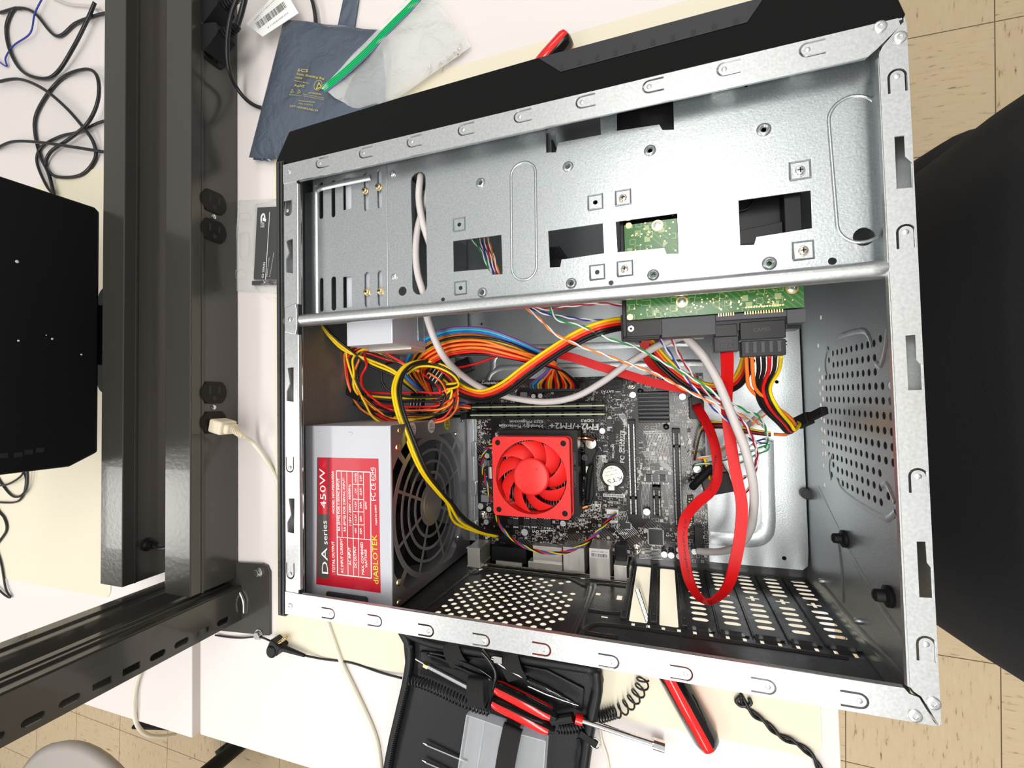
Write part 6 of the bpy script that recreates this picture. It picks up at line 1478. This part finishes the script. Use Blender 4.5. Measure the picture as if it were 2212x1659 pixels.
# dark twisted wire lying on the bench
cs_ = [(1600, 1500, DZ+4), (1608, 1520, DZ+4), (1628, 1542, DZ+4), (1655, 1562, DZ+4), (1682, 1588, DZ+4), (1712, 1602, DZ+4), (1738, 1618, DZ+4), (1758, 1638, DZ+4), (1778, 1675, DZ+4)]
pair('black twisted cord trailing off the lower right of the bench', 'black', 'black', cs_, 16, 1.5, 'twisted_lead')
t = [o_ for o_ in bpy.data.objects if o_.name.startswith('twisted_lead')][0]
MB().tube([W(1598, 1505, DZ+4), W(1590, 1515, DZ+4), W(1602, 1525, DZ+4), W(1622, 1520, DZ+4), W(1618, 1508, DZ+4)], 1.6, 8).build('loose_loop', 'black_cord', t, smooth='all')
b = MB()
for x in (1050, 1100): pass
# ================================================================ the person standing at the bench
pr = thing('person', 'person in dark clothes standing close to the bench, right of the case', 'person', (700, 175, -910))
def skin_body(name, m_, nodes, edges, root, sub=2, smooth=True, lab=None):
    me = bpy.data.meshes.new(name); b0 = BASE[pr.name]
    me.from_pydata([((x-b0[0])*S, (y-b0[1])*S, (z-b0[2])*S) for x, y, z, *_ in nodes], edges, [])
    o = bpy.data.objects.new(name, me); C.objects.link(o); o.parent = pr; me.materials.append(MATS[m_])
    sk_ = o.modifiers.new('skin', 'SKIN'); sk_.use_smooth_shade = True
    for i, n_ in enumerate(nodes):
        d = me.skin_vertices[0].data[i]; r_ = n_[3]*S; r2 = (n_[4] if len(n_) > 4 else n_[3])*S; d.radius = (r_, r2); d.use_root = (i == root)
    ss = o.modifiers.new('sub', 'SUBSURF'); ss.levels = sub; ss.render_levels = sub
    BASE[o.name] = b0
    if lab: o['label'] = lab
    return o
cx = 640
nodes = [(cx, 175, 20, 140, 180), (cx+30, 175, 160, 130, 170), (cx+100, 175, 330, 130, 175), (cx+150, 175, 450, 100, 135), (cx+170, 175, 560, 62),
         (cx-5, 60, -110, 118), (cx-30, 55, -420, 86), (cx, 50, -820, 60), (cx-60, 50, -868, 46), (cx-140, 50, -880, 36),
         (cx-5, 290, -110, 118), (cx-30, 295, -420, 86), (cx, 300, -820, 60), (cx-60, 300, -868, 46), (cx-140, 300, -880, 36),
         (cx+160, 30, 450, 66), (cx+190, -55, 240, 54), (cx+90, -60, 60, 44), (cx+55, -10, 0, 40),
         (cx+160, 320, 450, 66), (cx+190, 400, 240, 54), (cx+90, 400, 60, 44), (cx+55, 355, 0, 40)]   # hands pushed into the jacket pockets
edges = [(0, 1), (1, 2), (2, 3), (3, 4), (0, 5), (5, 6), (6, 7), (7, 8), (8, 9), (0, 10), (10, 11), (11, 12), (12, 13), (13, 14), (3, 15), (15, 16), (16, 17), (17, 18), (3, 19), (19, 20), (20, 21), (21, 22)]
skin_body('clothed_body', 'fabric_black', nodes, edges, 0)
hcx = cx+150
def skull(name, m_, rows, lab=None):
    v = []; f = []; K = 28
    for (z_, xo, rx_, ry_) in rows:
        for k in range(K): th = 2*PI*k/K; v.append((hcx+xo+rx_*math.cos(th), 175+ry_*math.sin(th), z_))
    for i in range(len(rows)-1):
        for k in range(K): f.append((i*K+k, i*K+(k+1) % K, (i+1)*K+(k+1) % K, (i+1)*K+k))
    f += [tuple(range(K))[::-1], tuple(range((len(rows)-1)*K, len(rows)*K))]
    return MB().add(v, f).build(name, m_, pr, smooth='all', sub=1)
skull('head', 'skin', [(520, 20, 56, 60), (600, 14, 54, 56), (640, -4, 62, 52), (652, -16, 76, 56), (690, -8, 90, 66), (740, 0, 96, 74), (790, 0, 98, 76), (830, 6, 86, 68), (858, 8, 54, 44), (868, 8, 12, 10)])
skull('hair', 'hair', [(700, 44, 56, 72), (760, 26, 82, 80), (800, 14, 92, 82), (835, 10, 88, 76), (866, 10, 60, 50), (878, 10, 14, 12)])
fx = hcx-92
b = MB()
for s_ in (-1, 1): b.lathe([(7, 0), (17, 6), (19, 14), (8, 18)], (hcx+8, 175+s_*70, 752), (0, s_, 0), 14)
b.build('ear', 'skin', pr, smooth='all')
MB().add([(fx-2, 171, 775), (fx-2, 179, 775), (fx-20, 175, 738), (fx+2, 160, 732), (fx+2, 190, 732)], [(0, 1, 2), (0, 2, 3), (1, 4, 2), (2, 4, 3), (0, 3, 4, 1)]).build('nose', 'skin', pr, bevel=3)
for s_ in (-1, 1):
    e_ = MB().lathe([(12, 0), (10, 4), (5, 6), (.1, 6.5)], (fx+4, 175+s_*31, 768), (-1, 0, 0), 14).build('eye', 'white', pr, smooth=True)
    MB().lathe([(5, 5.6), (4, 7), (.1, 7.2)], (fx+4, 175+s_*31, 768), (-1, 0, 0), 12).build('pupil', 'hair', e_, smooth=True)
MB().tube([(fx+12, 150, 703), (fx+1, 175, 700), (fx+12, 200, 703)], 5, 8).build('mouth', 'wire_brown', pr, smooth='all')
# loose jacket over the body, hem hanging below the bench top
v = []; f = []; K = 72; rows = [(-330, 262, 215), (-320, 266, 218), (-200, 256, 200), (-60, 246, 186), (60, 238, 182), (180, 228, 176), (300, 222, 168), (400, 214, 150), (470, 190, 118), (520, 110, 80), (535, 70, 64)]
for (z_, wy, wx) in rows:
    for k in range(K):
        th = 2*PI*k/K; c_, s_ = math.cos(th), math.sin(th); e = 2/2.7
        x_ = 655+max(0, z_-100)*.38+wx*math.copysign(abs(c_)**e, c_); y_ = 163+wy*math.copysign(abs(s_)**e, s_)
        fold = 5*math.sin(th*7+z_*.012)+3.5*math.sin(th*13-z_*.02+1)+3*math.sin(z_*.045+th*3)
        v.append((x_+fold*c_, y_+fold*s_, z_+6*math.sin(th*5)))
for i in range(len(rows)-1):
    for k in range(K): f.append((i*K+k, i*K+(k+1) % K, (i+1)*K+(k+1) % K, (i+1)*K+k))
o_ = MB().add(v, f).build('jacket', 'fabric_black', pr, smooth='all', sub=1)
md = o_.modifiers.new('t', 'SOLIDIFY'); md.thickness = .003
b = MB(); b.tube([(655+216*math.copysign(abs(math.cos(2*PI*k/K))**(2/2.7), math.cos(2*PI*k/K)), 163+264*math.copysign(abs(math.sin(2*PI*k/K))**(2/2.7), math.sin(2*PI*k/K)), -328+6*math.sin(10*PI*k/K)) for k in range(K+1)], 4, 8, smooth=2); b.build('hem', 'fabric_black', pr, smooth='all')

c_ = W(2055, 470, -150); MB().lathe([(5, -150), (40, -140), (66, -80), (74, 0), (66, 60), (40, 96), (4, 104)], c_, UP, 32).build('coat_fold', 'fabric_black', pr, smooth='all')
